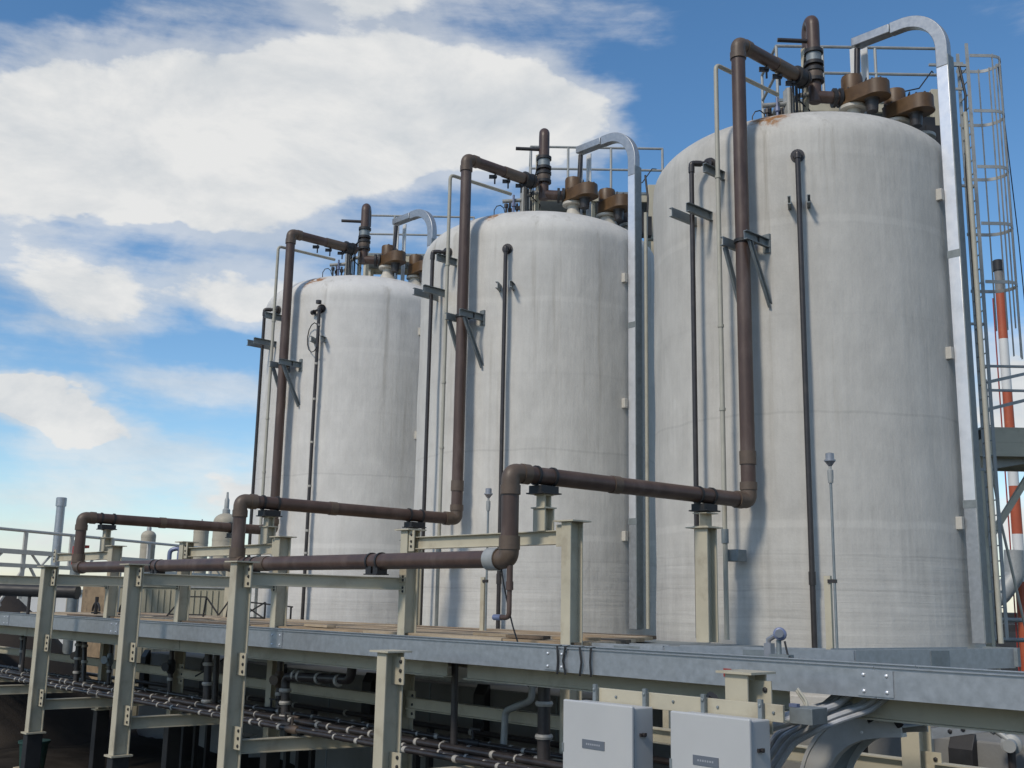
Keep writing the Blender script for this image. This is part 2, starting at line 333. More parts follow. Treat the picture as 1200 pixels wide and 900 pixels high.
# ------------------------------------------------------------------ ground
def ground():
    mb = MB(); n = 60; xs = [-1600, -500, -160, -60] + [-45 + i*1.0 for i in range(70)] + [40, 120, 500, 1600]; ys = [-1600, -400, -120, -50] + [-32 + i*1.0 for i in range(60)] + [50, 150, 500, 1700]
    def h(x, y):
        if -46 < x < 26 and -33 < y < 28: return -2.86 + .10*math.sin(x*1.3 + 1.1*math.sin(y*.9)) + .07*math.sin(y*2.1 + x*.7) + random.uniform(-.05, .05)
        return -2.86
    vs = [(x, y, h(x, y)) for y in ys for x in xs]; k = len(xs)
    mb.add(vs, [(j*k+i, j*k+i+1, (j+1)*k+i+1, (j+1)*k+i) for j in range(len(ys)-1) for i in range(k-1)])
    tag(mb.build('ground', MT['soil'], smooth=True, angle=180), kind='structure')
ground()

# ------------------------------------------------------------------ foundation wall under the tanks
w = MB().box(-21.2, 6.4, -3.55, 3.55, -3.2, -.5).build('foundation_wall', MT['conc'], loc=(-10, -3.55, -3.2), smooth=False, bevel=.03)
tag(w, 'long grey concrete foundation wall under the three tanks', 'wall')
for i, x in enumerate([-20.8, -17.0, -13.1, -9.3, -5.45, -1.6, 2.83, 4.46]):
    mb = MB().prism([(0, -1.9), (.16, -1.9), (.16, -.62), (.05, -.42), (0, -.42)], (x-.17, -3.55, 0), (0, -1, 0), (0, 0, 1), (1, 0, 0), .34)
    mb.build('anchor_bracket', MT['black'], w, smooth=False, bevel=.01)
for x in [-18.7, -14.9, -11.0, -7.2, -3.4, .5, 4.0]:
    MB().box(x-.02, x+.02, -3.562, -3.549, -3.1, -.52).build('joint_strip', MT['galv_dull'], w, smooth=False)

# ------------------------------------------------------------------ storage tanks
def dome_z(r): return 9.6 + 1.12*(1 - min(1, r/3)**2.25)**(1/2.25)
def make_tank(k):
    X = -k*S
    t = thing('storage_tank', (X, 0, -.5), ['weathered grey white storage tank nearest on the right, behind the caged ladder', 'pale domed storage tank in the middle of the row', 'whitest domed storage tank at the far left of the row'][k], 'tank', 'tall white storage tanks in a row')
    prof = [(3.06, -.5), (3.06, -.2), (3.0, -.18)] + [(3.0 + .012*math.sin(z*2.2 + k), z) for z in [.2, 1, 2, 3, 4, 5, 6, 7, 8, 8.8, 9.4]]
    for i in range(0, 26):
        rr = 3*math.sin(math.pi/2*(1 - i/25)); prof.append((max(rr, .002), dome_z(rr)))
    o = MB().lathe(prof, (X, 0, 0), n=96).build('shell', MT['tank%d' % (3-k)], None, loc=(X, 0, 0), angle=60)
    o.parent = t; o.location = (0, 0, .5)
    def E(s, tt, z): return vec((X, 0, z)) + EV*s + GV*tt
    # flanged nozzles on the dome
    for (s, tt, zt) in ((.80, -1.2, 11.0), (1.64, -1.2, 10.70), (2.25, -.9, 10.56)):
        b = E(s, tt, 0); zb = dome_z(math.hypot(s, tt))
        mb = MB().lathe([(.30, zb-.12), (.24, zb+.03), (.17, zb+.14), (.145, zb+.22), (.145, zt-.06), (.27, zt-.06), (.27, zt), (.10, zt)], b, n=24)
        mb.build('nozzle', MT['nozzle'], t)
    # grey vent pipe rising from the dome near the riser
    b = E(-.42, -1.0, 0); zb = dome_z(1.05)
    MB().lathe([(.22, zb-.1), (.13, zb+.1), (.11, zb+.2), (.11, 11.42)], b, n=16).build('vent_neck', MT['grey_steel'], t)
    # arms that carry the riser with their knee braces, and the small clips of the other pipes
    for dx in (-.22, .22):
        x = X + .81 + dx; ys = -math.sqrt(9 - (.81+dx)**2)
        mb = MB().cbeam((x, -3.52, 7.62), (x, ys+.02, 7.62), .16, .07, side=(0, 0, 1), open_=(1 if dx > 0 else -1, 0, 0))
        mb.cbeam((x+.02*(1 if dx > 0 else -1), -3.40, 7.54), (x+.02*(1 if dx > 0 else -1), ys+.0, 6.45), .10, .05, side=(0, 1, 0), open_=(1 if dx > 0 else -1, 0, 0))
        mb.box(x-.07, x+.07, ys-.02, ys+.05, 7.45, 7.8)
        mb.build('riser_bracket', MT['galv_dull'], t, smooth=False)
    for dx in (-.17, .15):
        x = X - .22 + dx; ys = -math.sqrt(9 - (-.22+dx)**2)
        MB().cbeam((x, -3.72, 8.36), (x, ys+.02, 8.36), .17, .07, side=(0, 0, 1), open_=(1 if dx > 0 else -1, 0, 0)).build('pipe_bracket', MT['galv_dull'], t, smooth=False)
    x = X + .22; ys = -math.sqrt(9 - .22**2)
    MB().cbeam((x, -3.58, 9.08), (x, ys+.02, 9.08), .17, .07, side=(0, 0, 1), open_=(1, 0, 0)).build('pipe_bracket', MT['galv_dull'], t, smooth=False)
    an = math.radians(-58.6); rd = vec((math.cos(an), math.sin(an), 0)); tg = vec((-math.sin(an), math.cos(an), 0)); c0 = vec((X, 0, 0))
    for sg in (-1, 1):
        p = c0 + rd*2.98 + tg*(.135*sg)
        MB().cbeam(p + vec((0, 0, 8.30)), p + rd*.30 + vec((0, 0, 8.30)), .15, .06, side=(0, 0, 1), open_=tg*sg).build('pipe_clip', MT['galv_dull'], t, smooth=False)
    # pale standoff boxes beside the bright cable duct
    for z in (8.75, 5.75, 2.72):
        MB().box(X+2.95, X+3.10, -.22, -.12, z-.11, z+.11).build('standoff_bracket', MT['nozzle'], t, smooth=False, bevel=.01)
    return t
tanks = [make_tank(k) for k in range(3)]

# ------------------------------------------------------------------ brown riser with its offset duct (one connected pipe per tank)
TANKW = ['nearest tank on the right', 'middle tank', 'far left tank']
def make_riser():
    t = thing('riser_pipe', (.81, -3.24, .7), 'thick brown plastic riser pipe on the nearest right-hand tank', 'pipe', 'brown riser pipes on the tanks')
    r = .127
    N_ = vec((.17, -8.2, 3.065)); B_ = vec((.81, -3.24, 2.995)); T_ = vec((.81, -3.24, 11.46)); I_ = vec((.90, -1.05, 11.46)); Dn = vec((.17, -8.2, 1.835))
    d = (B_-N_).normalized(); h = (I_-T_).normalized(); Z = vec((0, 0, 1))
    MB().tube([B_ + Z*.2, T_ - Z*.2], r, 24).build('riser_run', MT['brown'], t)
    MB().tube([N_ + d*.2, B_ - d*.2], r, 24).build('duct_run', MT['brown'], t)
    MB().tube([N_ - Z*.2, Dn + Z*.16], r, 24).build('drop_run', MT['brown'], t)
    MB().tube([T_ + h*.2, I_], r, 24).build('top_run', MT['brown'], t)
    elbow(MB(), B_, -d, Z, r).build('elbow', MT['brown_fit'], t); elbow(MB(), T_, -Z, h, r).build('elbow', MT['brown_fit'], t); elbow(MB(), N_, -Z, d, r).build('elbow', MT['brown_fit'], t)
    MB().tube([B_ + Z*.62, B_ + Z*.85], r*1.13, 24).build('coupling', MT['brown_fit'], t)
    MB().tube([T_ + h*1.15, T_ + h*1.75], r*1.10, 24).build('coupling', MT['brown_fit'], t)
    MB().tube([Dn + Z*.13, Dn + Z*.32], r*1.2, 24).build('coupling', MT['brown_fit'], t)
    c = N_ + d*1.9
    MB().tube([c, c + d*.16], r*1.09, 24).build('coupling', MT['brown_fit'], t)
    MB().lathe([(r*1.5, 0), (r*1.5, .05)], T_ + h*1.8, h, 20).lathe([(r*1.35, 0), (r*1.35, .16)], T_ + h*1.86, h, 20).lathe([(r*1.5, 0), (r*1.5, .05)], T_ + h*2.03, h, 20).build('dark_coupling', MT['black'], t)
    for yy in (-7.6, -4.3):                               # black shoes under the duct
        p = N_ + d*((yy + 8.2)/d.y); zb = 2.79 if yy < -6 else 2.745
        mb = MB().box(p.x-.18, p.x+.18, yy-.19, yy+.19, zb, zb+.02).box(p.x-.13, p.x+.13, yy-.18, yy+.18, zb+.02, zb+.12)
        for q in (-.15, .15): mb.lathe([(r*1.16, -.02), (r*1.16, .02)], p + d*q, d, 20)
        mb.build('pipe_shoe', MT['black'], t)
    MB().lathe([(r*1.22, -.03), (r*1.22, .03)], (.81, -3.24, 7.62), Z, 20).box(.56, 1.06, -3.11, -3.08, 7.56, 7.68).build('clamp', MT['black'], t)
    return t
riser0 = make_riser()
for k in (1, 2): copy_tree(riser0, None, (-k*S, 0, 0), ['', 'thick brown plastic riser pipe on the middle tank', 'thick brown plastic riser pipe on the far left tank'][k])

# header pipe collecting the three drops
def header():
    t = thing('header_pipe', (.17, -8.2, 1.835), 'long low brown header pipe running along behind the front posts', 'pipe')
    r = .127; E_ = vec((.17, -8.2, 1.835)); X = vec((1, 0, 0)); Z = vec((0, 0, 1))
    MB().tube([E_ - X*.2, (-15.17, -8.2, 1.85)], r, 24).build('pipe_run', MT['brown'], t)
    elbow(MB(), E_, -X, Z, r*1.03).build('elbow', MT['brown_fit'], t)
    MB().tube([E_ - X*.42, E_ - X*.20], r*1.28, 24).build('grey_sleeve', MT['grey_steel'], t)
    elbow(MB(), (-15.17, -8.2, 1.85), X, Z, r*1.03).build('elbow', MT['brown_fit'], t)
    MB().tube([(-7.25, -8.2, 1.843), (-7.75, -8.2, 1.843)], r*1.13, 24).tube([(-7.501, -8.2, 1.84), (-7.501, -8.2, 2.1)], r*1.13, 24).build('tee', MT['brown_fit'], t)
    MB().tube([(-6.35, -8.2, 1.843), (-6.58, -8.2, 1.843)], r*1.1, 24).build('coupling', MT['brown_fit'], t)
    for x in (-2.98, -6.93, -10.85):
        mb = MB().box(x-.17, x+.17, -8.33, -8.07, 1.622, 1.64).box(x-.16, x-.02, -8.30, -8.10, 1.64, 1.78).box(x+.04, x+.16, -8.30, -8.10, 1.64, 1.78)
        for q in (-.13, .13): mb.lathe([(r*1.15, -.02), (r*1.15, .02)], (x+q, -8.2, 1.838), X, 20)
        mb.build('pipe_shoe', MT['black'], t)
    mb = MB().tube([(.19, -8.2, 1.75), (.19, -8.2, 1.45)], .045, 12).tube(rounded([(.19, -8.2, 1.46), (.19, -8.2, 1.02), (.02, -8.2, 1.02)], .08), .036, 12).lathe([(.055, 0), (.055, .12)], (.19, -8.2, 1.40), Z, 12)
    dr = mb.build('drain_pipe', MT['brown'], t)
    MB().tube([(.03, -8.2, 1.02), (-.12, -8.2, 1.02)], .042, 12).build('cap', MT['sensorb'], dr)
    MB().tube([(.0, -8.2, 1.75), (.02, -8.16, 1.5), (.14, -8.15, 1.1), (.22, -8.15, .9), (.27, -8.1, .69)], .012, 6).build('cable', MT['cableb'], dr)
header()

# ------------------------------------------------------------------ thin beige conduit, dark side pipe and dark centre pipe on each tank
def thin_pipes():
    t = thing('beige_conduit', (.42, -3.4, .68), 'slim beige conduit beside the brown riser of the nearest tank', 'conduit', 'slim beige conduits on the tanks')
    MB().tube(rounded([(.42, -3.4, .68), (.42, -3.4, 11.12), (.55, -1.55, 11.12)], .12), .042, 12).build('pipe_run', MT['beige_pipe'], t)
    MB().tube([(.42, -3.4, 2.28), (.42, -3.4, 2.52)], .062, 10).build('union', MT['galv_dull'], t)
    MB().box(.34, .62, -3.33, -3.06, 1.98, 2.18).build('junction_box', MT['galv_dull'], t, bevel=.01)
    for z in (4.6, 6.1, 8.9): MB().lathe([(.055, -.025), (.055, .025)], (.42, -3.4, z), (0, 0, 1), 10).build('coupling', MT['beige_pipe'], t)
    t2 = thing('side_pipe', (-.22, -3.34, .68), 'dark thin pipe left of the riser on the nearest tank', 'pipe', 'dark side pipes on the tanks')
    MB().tube(rounded([(-.22, -3.34, .68), (-.22, -3.34, 9.36), (-.02, -3.1, 9.38), (-.02, -2.95, 9.38)], .08), .046, 12).build('pipe_run', MT['dark'], t2)
    elbow(MB(), (-.22, -3.34, 9.37), (0, 0, -1), (.2, .24, 0), .05).build('elbow', MT['dark'], t2)
    MB().lathe([(.13, -.04), (.13, 0)], (-.02, -3.02, 9.38), (0, 1, 0), 14).lathe([(.10, -.12), (.10, -.05)], (-.02, -3.0, 9.38), (0, 1, 0), 14).build('flange', MT['dark'], t2)
    an = math.radians(-58.6); rd = vec((math.cos(an), math.sin(an), 0))
    p = rd*3.16; q = rd*2.97
    t3 = thing('centre_pipe', (p.x, p.y, .3), 'dark thin pipe down the front of the nearest tank', 'pipe', 'dark centre pipes on the tank fronts')
    MB().tube([(p.x, p.y, .3), (p.x, p.y, 9.16)], .047, 12).build('pipe_run', MT['dark'], t3)
    elbow(MB(), (p.x, p.y, 9.22), (0, 0, -1), -rd, .052, R=.07, coll=.04).build('elbow', MT['dark'], t3)
    MB().lathe([(.125, .03), (.125, .06)], (q.x, q.y, 9.22), rd, 16).lathe([(.085, .0), (.085, .14)], (q.x, q.y, 9.22), rd, 12).build('flange', MT['dark'], t3)
    MB().tube([(p.x, p.y, 1.60), (p.x, p.y, 1.82)], .060, 12).build('coupling', MT['dark'], t3)
    return t, t2, t3
tp = thin_pipes()
for k in (1, 2):
    for q, o in enumerate(tp):
        copy_tree(o, None, (-k*S, 0, 0), ['slim beige conduit beside the brown riser of the %s', 'dark thin pipe left of the riser on the %s', 'dark thin pipe down the front of the %s'][q] % TANKW[k])

far_pipe = [o for o in bpy.data.objects if o.get('label') == 'dark thin pipe down the front of the far left tank'][0]
fx, fy = far_pipe.location.x, far_pipe.location.y
for z in (8.7, 7.6, 6.6, 5.4, 4.2, 3.0, 2.4): MB().lathe([(.055, -.03), (.06, 0), (.055, .03)], (fx, fy, z), n=10).build('pale_band', MT['coupl'], far_pipe)
MB().tube([(fx-.25, fy-.05, 9.12), (fx+.02, fy, 9.16)], .035, 8).lathe([(.07, -.05), (.07, .05)], (fx-.22, fy-.05, 9.1), (1, 0, 0), 10).lathe([(.08, -.04), (.08, .05)], (fx, fy-.03, 9.36), (0, 0, 1), 10).build('branch_valve', MT['dark'], far_pipe)
MB().tube([vec((fx-.1 + .3*math.cos(a*.5), fy-.08, 8.35 + .42*math.sin(a*.5))) for a in range(12)], .014, 6).build('cable_loop', MT['cableb'], far_pipe)
# ------------------------------------------------------------------ bright cable duct that loops over each dome
def cable_duct():
    t = thing('cable_duct', (3.22, 0, .7), 'bright metal cable duct looping over the nearest tank dome', 'cable duct', 'bright metal cable ducts')
    hw, hd = .115, .09
    prof = [(-hd, -hw), (hd, -hw), (hd, hw), (-hd, hw)]
    def seg(path, name, m, k=1.0):
        mb = MB(); mb.sweep(path, [(a*k, b*k) for a, b in prof], upf=(1, 0, 0)); return mb.build(name, m, t, angle=30, bevel=.012)
    A = arc((2.42, 0, 11.70), (1, 0, 0), (0, 0, 1), .78, 0, 90, 16)
    seg([(3.2, 0, .68), (3.2, 0, 3.05)], 'lower_cover', MT['galv'], 1.0)
    seg([(3.2, 0, 3.052), (3.2, 0, 7.6)], 'upper_cover', MT['alu'])
    seg([(3.2, 0, 7.602), (3.2, 0, 11.3)], 'upper_cover', MT['alu'])
    seg([(3.2, 0, 11.302), (3.2, 0, 11.6)] + A + [(2.2, 0, 12.48)], 'bend_cover', MT['galv'])
    seg([(2.198, 0, 12.48), (1.38, 0, 12.48)], 'arm_cover', MT['galv'])
    for z in (7.6, 3.05): MB().box(3.08, 3.315, -.096, .096, z-.07, z+.07).build('joint_plate', MT['galv_dull'], t, smooth=False)
    # side lips
    MB().box(3.317, 3.34, -.115, .115, .7, 11.5).build('side_lip', MT['galv_dull'], t, smooth=False)
    MB().tube([(1.45, 0, 12.35), (1.42, -.02, 11.6), (1.38, -.05, 10.5)], .06, 10).build('drop_cable', MT['dark'], t)
    MB().tube(rounded([(3.42, .16, 11.3), (3.50, .16, 10.7), (3.42, .16, 9.2), (3.45, .16, 5.0), (3.43, .16, .7)], .3), .025, 8).build('cable', MT['cableb'], t)
    MB().tube([(3.52, .05, .7), (3.52, .05, 10.3)], .045, 10).build('pale_pipe', MT['beige_pipe'], t)
    return t
cd0 = cable_duct()
for k in (1, 2): copy_tree(cd0, None, (-k*S, 0, 0), 'bright metal cable duct looping over the %s dome' % ['', 'middle tank', 'far left tank'][k])

# ------------------------------------------------------------------ dome-top equipment
def E0(s, t, z): return EV*s + GV*t + vec((0, 0, z))
def racetrack(r, L, n=10):
    return [(r*math.cos(math.radians(90 + 180*i/n)), r*math.sin(math.radians(90 + 180*i/n))) for i in range(n+1)] + [(L + r*math.cos(math.radians(-90 + 180*i/n)), r*math.sin(math.radians(-90 + 180*i/n))) for i in range(n+1)]
def relief_valve(s, t, z, label, L=.56):
    c = E0(s, t, z); v = thing('relief_valve', c, label, 'valve', 'brown relief valves on the tank domes')
    a = vec((1, -.12, 0)).normalized(); b = vec((0, 0, 1)).cross(a)
    MB().prism(racetrack(.245, L), c + vec((0, 0, .02)), a, b, (0, 0, 1), .29).build('body', MT['valve'], v, bevel=.02)
    MB().prism(racetrack(.262, L), c + vec((0, 0, .0)), a, b, (0, 0, 1), .045).build('base_flange', MT['valve'], v)
    MB().lathe([(.21, .30), (.21, .60), (.195, .64), (.0, .65)], c, (0, 0, 1), 24).build('weight_cap', MT['valve'], v)
    MB().lathe([(.03, .62), (.03, .71), (.012, .72)], c, (0, 0, 1), 8).build('knob', MT['dark'], v)
    q = c + a*(L-.12)
    MB().lathe([(.11, -.26), (.13, -.02), (.15, 0)], q, (0, 0, 1), 16).build('weather_hood', MT['dark'], v)
    MB().lathe([(.16, -.02), (.2, -.02), (.2, 0)], c, (0, 0, 1), 16).build('throat', MT['black'], v)
    MB().bolts([c + vec((.235*math.cos(q*.7), .235*math.sin(q*.7), .302)) for q in range(9)] + [c + a*L + vec((.2*math.cos(q*.8), .2*math.sin(q*.8), .308)) for q in range(8)], (0, 0, 1), .022, .03).build('bolts', MT['dark'], v)
    MB().tube([c + a*L*.6 + vec((0, 0, .3)), c + a*L*.6 + vec((-.05, .1, .55)), c + vec((.1, .28, .5)), c + vec((.05, .3, -.2))], .014, 6).build('pilot_tube', MT['cableb'], v)
    return v
VP_ = 'brown relief valve on the dome of the %s, %s'
rv = [relief_valve(.80, -1.2, 11.01, VP_ % ('nearest tank', 'next to the vent stack')), relief_valve(1.64, -1.2, 10.72, VP_ % ('nearest tank', 'next to the bright duct'))]
def vent_stack():
    c = E0(.06, -1.2, 11.2); v = thing('vent_stack', c, 'brown flanged vent valve stack on top of the nearest tank', 'vent stack', 'brown vent stacks on the domes')
    Z = vec((0, 0, 1)); r = .125
    MB().tube([c - Z*.1, c + Z*.95], r, 20).build('lower_pipe', MT['brown'], v)
    top = c + Z*1.62
    path = [c + Z*.9, c + Z*1.55] + arc(c + Z*1.55 + GV*.17, -GV, Z, .17, 0, 180, 10) + [c + Z*1.2 + GV*.34]
    MB().tube(path, r*1.06, 20).build('hood', MT['brown'], v)
    for h in (.36, .58, .72, .98): MB().lathe([(r*1.5, h-.035), (r*1.5, h+.035)], c, Z, 20).build('flange', MT['black'], v)
    MB().lathe([(r*1.3, .40), (r*1.36, .47), (r*1.3, .56)], c, Z, 20).build('valve_body', MT['brown_fit'], v)
    MB().lathe([(r*1.2, .74), (r*1.2, .96)], c, Z, 20).build('clamp_band', MT['galv_dull'], v)
    MB().tube([c + Z*1.22, c + Z*1.24 - EV*.72], .045, 10).build('lever_arm', MT['dark'], v)
    MB().tube([c + Z*.02, c + Z*.0 + EV*.52], r, 20).build('side_pipe', MT['brown'], v)
    for h in (.34, .46): MB().lathe([(r*1.55, h), (r*1.55, h+.06)], c, EV, 20).build('flange', MT['black'], v)
    MB().box(c.x-.28, c.x-.18, c.y-.02, c.y+.06, 10.5, 12.35).build('support_strut', MT['beige'], v, smooth=False)
    mb = MB()
    for i in range(7):
        a = c + EV*(-.25 - .04*i) + GV*(.1*math.sin(i)) + Z*(.0); p1 = c + EV*(-.16 + .01*i) + Z*(.95 - .08*i) + GV*.1
        mb.tube([a - Z*.5, a + Z*(.2 + .05*i), p1], .013, 6)
    mb.build('tubing', MT['cableb'], v)
    return v
vs0 = vent_stack()
def manifold():
    c = E0(-.42, -1.05, 10.9); v = thing('instrument_manifold', c, 'cluster of small valves and tubing beside the vent stack of the nearest tank', 'manifold', 'instrument manifolds on the domes')
    Z = vec((0, 0, 1))
    MB().tube(rounded([c + EV*(-.55) + Z*.18, c + EV*(-.1) + Z*.22, c + EV*.22 + Z*.42, c + EV*.46 + Z*.44], .15), .05, 10).build('grey_pipe', MT['grey_steel'], v)
    MB().tube([c - Z*.3, c + Z*.55], .085, 12).build('stand_pipe', MT['grey_steel'], v)
    for i in range(3):
        p = vec((.83 + .02*i, -2.35 + .42*i, 11.24)); 
        MB().lathe([(.02, -.16), (.02, .08), (.055, .0), (.055, .05)], p, Z, 8).obox(p + Z*.02 - EV*.05, (EV, GV, Z), (.09, .02, .045)).build('small_valve', MT['dark'], v)
    for i in range(5):
        p = c + EV*(-.45 + .09*i) + GV*(.12*math.sin(i*2))
        MB().tube([p - Z*.38, p + Z*(.12 + .1*(i % 3))], .028, 8).lathe([(.055, .0), (.055, .09)], p + Z*(.02 - .07*(i % 2)), Z, 8).build('instrument', [MT['dark'], MT['brown_fit'], MT['sensorb']][i % 3], v)
    lp = [c + EV*(-.62 + .14*math.cos(a*.7)) + Z*(-.12 + .2*math.sin(a*.7)) for a in range(8)]
    MB().tube(lp, .012, 6).tube([c - Z*.3 + EV*.3, c + Z*.1 + EV*.4, c + Z*.4 + EV*.1], .014, 6).build('cable_loop', MT['cableb'], v)
    return v
mf0 = manifold()
def posts_white():
    c = E0(.965, -1.0, 10.6); v = thing('marker_post', c, 'pair of bright white upright posts behind the valve of the nearest tank', 'post', 'white upright posts on the domes')
    for d in (.03, .25):
        p = c + EV*d + GV*.2
        MB().obox(p + vec((0, 0, .95)), ((1, 0, 0), (0, 1, 0), (0, 0, 1)), (.075, .02, .95)).build('upright', MT['white'], v, smooth=False, bevel=.006)
    return v
wp0 = posts_white()
def platform():
    c = E0(1.2, .5, 11.9); v = thing('roof_platform', c, 'beige roof platform with grey handrail on the nearest tank', 'platform', 'handrailed platforms on the tank domes')
    Z = vec((0, 0, 1))
    s0, s1 = -.25, 3.28
    MB().obox(E0((s0+s1)/2, 1.15, 11.93), (EV, GV, Z), ((s1-s0)/2, .75, .03)).build('grating', MT['galv_dull'], v, smooth=False)
    for t in (.42, 1.88): MB().cbeam(E0(s0, t, 11.82), E0(s1, t, 11.82), .24, .08, side=(0, 0, 1), open_=GV if t < 1 else -GV).build('edge_beam', MT['beige'], v, smooth=False)
    for s in (s0+.15, 1.4, 3.05):
        for t in (.55, 1.75): MB().box(*[q for q in (E0(s, t, 0).x-.06, E0(s, t, 0).x+.06, E0(s, t, 0).y-.06, E0(s, t, 0).y+.06)], max(9.5, dome_z(min(3, math.hypot(s, t)))-.15), 11.8).build('leg', MT['beige'], v, smooth=False)
    for z in (13.24, 12.62): MB().tube([E0(s0, .5, z), E0(s1+.02, .5, z)], .034, 8).build('rail', MT['grey_steel'], v)
    for z in (13.24, 12.62): MB().tube([E0(s0, .5, z), E0(s0, 1.85, z)], .034, 8).build('rail', MT['grey_steel'], v)
    for s in (s0, .75, 1.9, s1): MB().tube([E0(s, .5, 11.94), E0(s, .5, 13.22)], .034, 8).build('rail_post', MT['grey_steel'], v)
    MB().tube([E0(s0, 1.85, 11.94), E0(s0, 1.85, 13.22)], .034, 8).build('rail_post', MT['grey_steel'], v)
    MB().obox(E0(2.9, -.1, 11.2), (EV, GV, Z), (.10, .08, .75)).build('cable_box', MT['beige'], v, smooth=False, bevel=.01)
    MB().obox(E0(2.2, -.5, 10.9), (EV, GV, Z), (.42, .22, .16)).obox(E0(2.62, -.62, 10.62), (EV, GV, Z), (.2, .12, .25)).build('dark_support', MT['black'], v, smooth=False)
    MB().tube([E0(2.4, .5, 12.2), E0(2.7, .2, 12.15), E0(2.95, .1, 12.5), E0(3.1, .4, 12.62)], .014, 6).build('cable', MT['cableb'], v)
    return v
pf0 = platform()
for k in (1, 2):
    tn = ['', 'middle tank', 'far left tank'][k]
    for o, lb in ((rv[0], VP_ % (tn, 'next to the vent stack')), (rv[1], VP_ % (tn, 'next to the bright duct')), (vs0, 'brown flanged vent valve stack on top of the ' + tn), (mf0, 'cluster of small valves and tubing beside the vent stack of the ' + tn),
                  (wp0, 'pair of bright white upright posts behind the valve of the ' + tn), (pf0, 'beige roof platform with grey handrail on the ' + tn)):
        copy_tree(o, None, (-k*S, 0, 0), lb)

# ------------------------------------------------------------------ caged ladder on the nearest tank
def ladder():
    v = thing('caged_ladder', E0(3.8, .5, .7), 'tall grey ladder with a hooped safety cage at the right edge of the nearest tank', 'ladder')
    Z = vec((0, 0, 1))
    for t in (.27, .73): MB().bar(E0(3.8, t, .7), E0(3.8, t, 13.25), .065, .03, up=GV).build('stringer', MT['grey_steel'], v, smooth=False)
    i = 0; z = 1.0
    while z < 12.9:
        MB().tube([E0(3.8, .27, z), E0(3.8, .73, z)], .014, 6).build('rung', MT['grey_steel'], v); z += .3
    zs = [12.9, 11.63, 10.37, 9.12, 7.86]
    def loop(z): 
        a = [E0(3.8, .5 - .36, z)] + [E0(3.8 + .42 + .37*math.cos(math.radians(q)), .5 + .36*math.sin(math.radians(q)), z) for q in range(-90, 91, 15)] + [E0(3.8, .86, z)]
        return a
    for z in zs:
        MB().sweep(loop(z), [(-.006, -.035), (.006, -.035), (.006, .035), (-.006, .035)]).build('cage_hoop', MT['grey_steel'], v)
    for q in (-80, -45, -15, 15, 45, 80):
        p = (3.8 + .42 + .36*math.cos(math.radians(q)), .5 + .35*math.sin(math.radians(q)))
        MB().bar(E0(p[0], p[1], 6.3 if q < 0 else 7.0), E0(p[0], p[1], 12.95), .05, .012, up=EV).build('cage_strap', MT['grey_steel'], v, smooth=False)
    for z in (12.75, 10.0, 7.0, 4.0, 1.6): MB().bar(E0(2.98, .3, z), E0(3.8, .3, z), .05, .05).build('standoff', MT['grey_steel'], v, smooth=False)
    for z in (12.9, 12.3): MB().bar(E0(3.3, .5, z), E0(3.8, .5, z), .04, .05).build('standoff', MT['grey_steel'], v, smooth=False)
    # grey back channel beside the duct
    MB().tube([E0(4.62, .62, 12.9), E0(4.78, .62, 9.0), E0(4.86, .62, 5.0)], .012, 6).build('hanging_line', MT['cableb'], v)
ladder()

# ------------------------------------------------------------------ landing platform at the right
def landing():
    v = thing('landing_platform', E0(4.35, 2.0, .7), 'beige landing platform with handrails beside the ladder at the right', 'platform')
    Z = vec((0, 0, 1)); a, b = 4.33, 8.2
    MB().cbeam(E0(a, 2, 4.98), E0(b, 2, 4.98), .33, .1, side=Z, open_=GV).build('edge_beam', MT['beige'], v, smooth=False)
    MB().cbeam(E0(a, 1.98, 4.66), E0(b, 1.98, 4.66), .30, .12, side=Z, open_=GV).build('edge_beam', MT['beige'], v, smooth=False)
    MB().obox(E0((a+b)/2, 3.4, 5.12), (EV, GV, Z), ((b-a)/2, 1.35, .025)).build('grating', MT['galv_dull'], v, smooth=False)
    MB().cbeam(E0(a, 2, 4.7), E0(a, 4.7, 4.7), .36, .1, side=Z, open_=EV).build('edge_beam', MT['beige'], v, smooth=False)
    MB().cbeam(E0(a, 4.7, 4.7), E0(b, 4.7, 4.7), .36, .1, side=Z, open_=-GV).build('edge_beam', MT['beige'], v, smooth=False)
    for z in (6.50, 5.96): MB().bar(E0(a, 2, z), E0(b, 2, z), .06, .05).build('rail', MT['grey_steel'], v, smooth=False)
    for z in (6.55, 5.95): MB().bar(E0(a+.05, 2.0, z-.45), E0(a+1.6, 2.9, z+.02), .05, .07).build('stair_rail', MT['grey_steel'], v, smooth=False)
    MB().obox(E0(a+.12, 2.03, 5.65), (EV, GV, Z), (.07, .04, .55)).build('rail_post', MT['grey_steel'], v, smooth=False)
    for s in (5.8, 7.4): MB().obox(E0(s, 2.03, 5.8), (EV, GV, Z), (.03, .03, .7)).build('rail_post', MT['grey_steel'], v, smooth=False)
    MB().prism([(0, 0), (0, -.75), (.12, -.75), (.42, -.22), (1.6, 0)], E0(a-.02, 2.3, 4.5), EV, Z, GV, .03).build('gusset', MT['grey_steel'], v, smooth=False)
    MB().bar(E0(4.30, 2.2, 2.55), E0(5.7, 2.2, 4.6), .12, .12).build('brace', MT['beige'], v, smooth=False)
    for s in (7.0,): MB().box(E0(s, 4.0, 0).x-.1, E0(s, 4.0, 0).x+.1, E0(s, 4.0, 0).y-.1, E0(s, 4.0, 0).y+.1, -2.9, 4.6).build('leg', MT['beige'], v, smooth=False)
    MB().box(E0(4.3, 2.2, 0).x-.08, E0(4.3, 2.2, 0).x+.08, E0(4.3, 2.2, 0).y-.08, E0(4.3, 2.2, 0).y+.08, -2.9, 4.5).build('leg', MT['beige'], v, smooth=False)
    return v
landing()
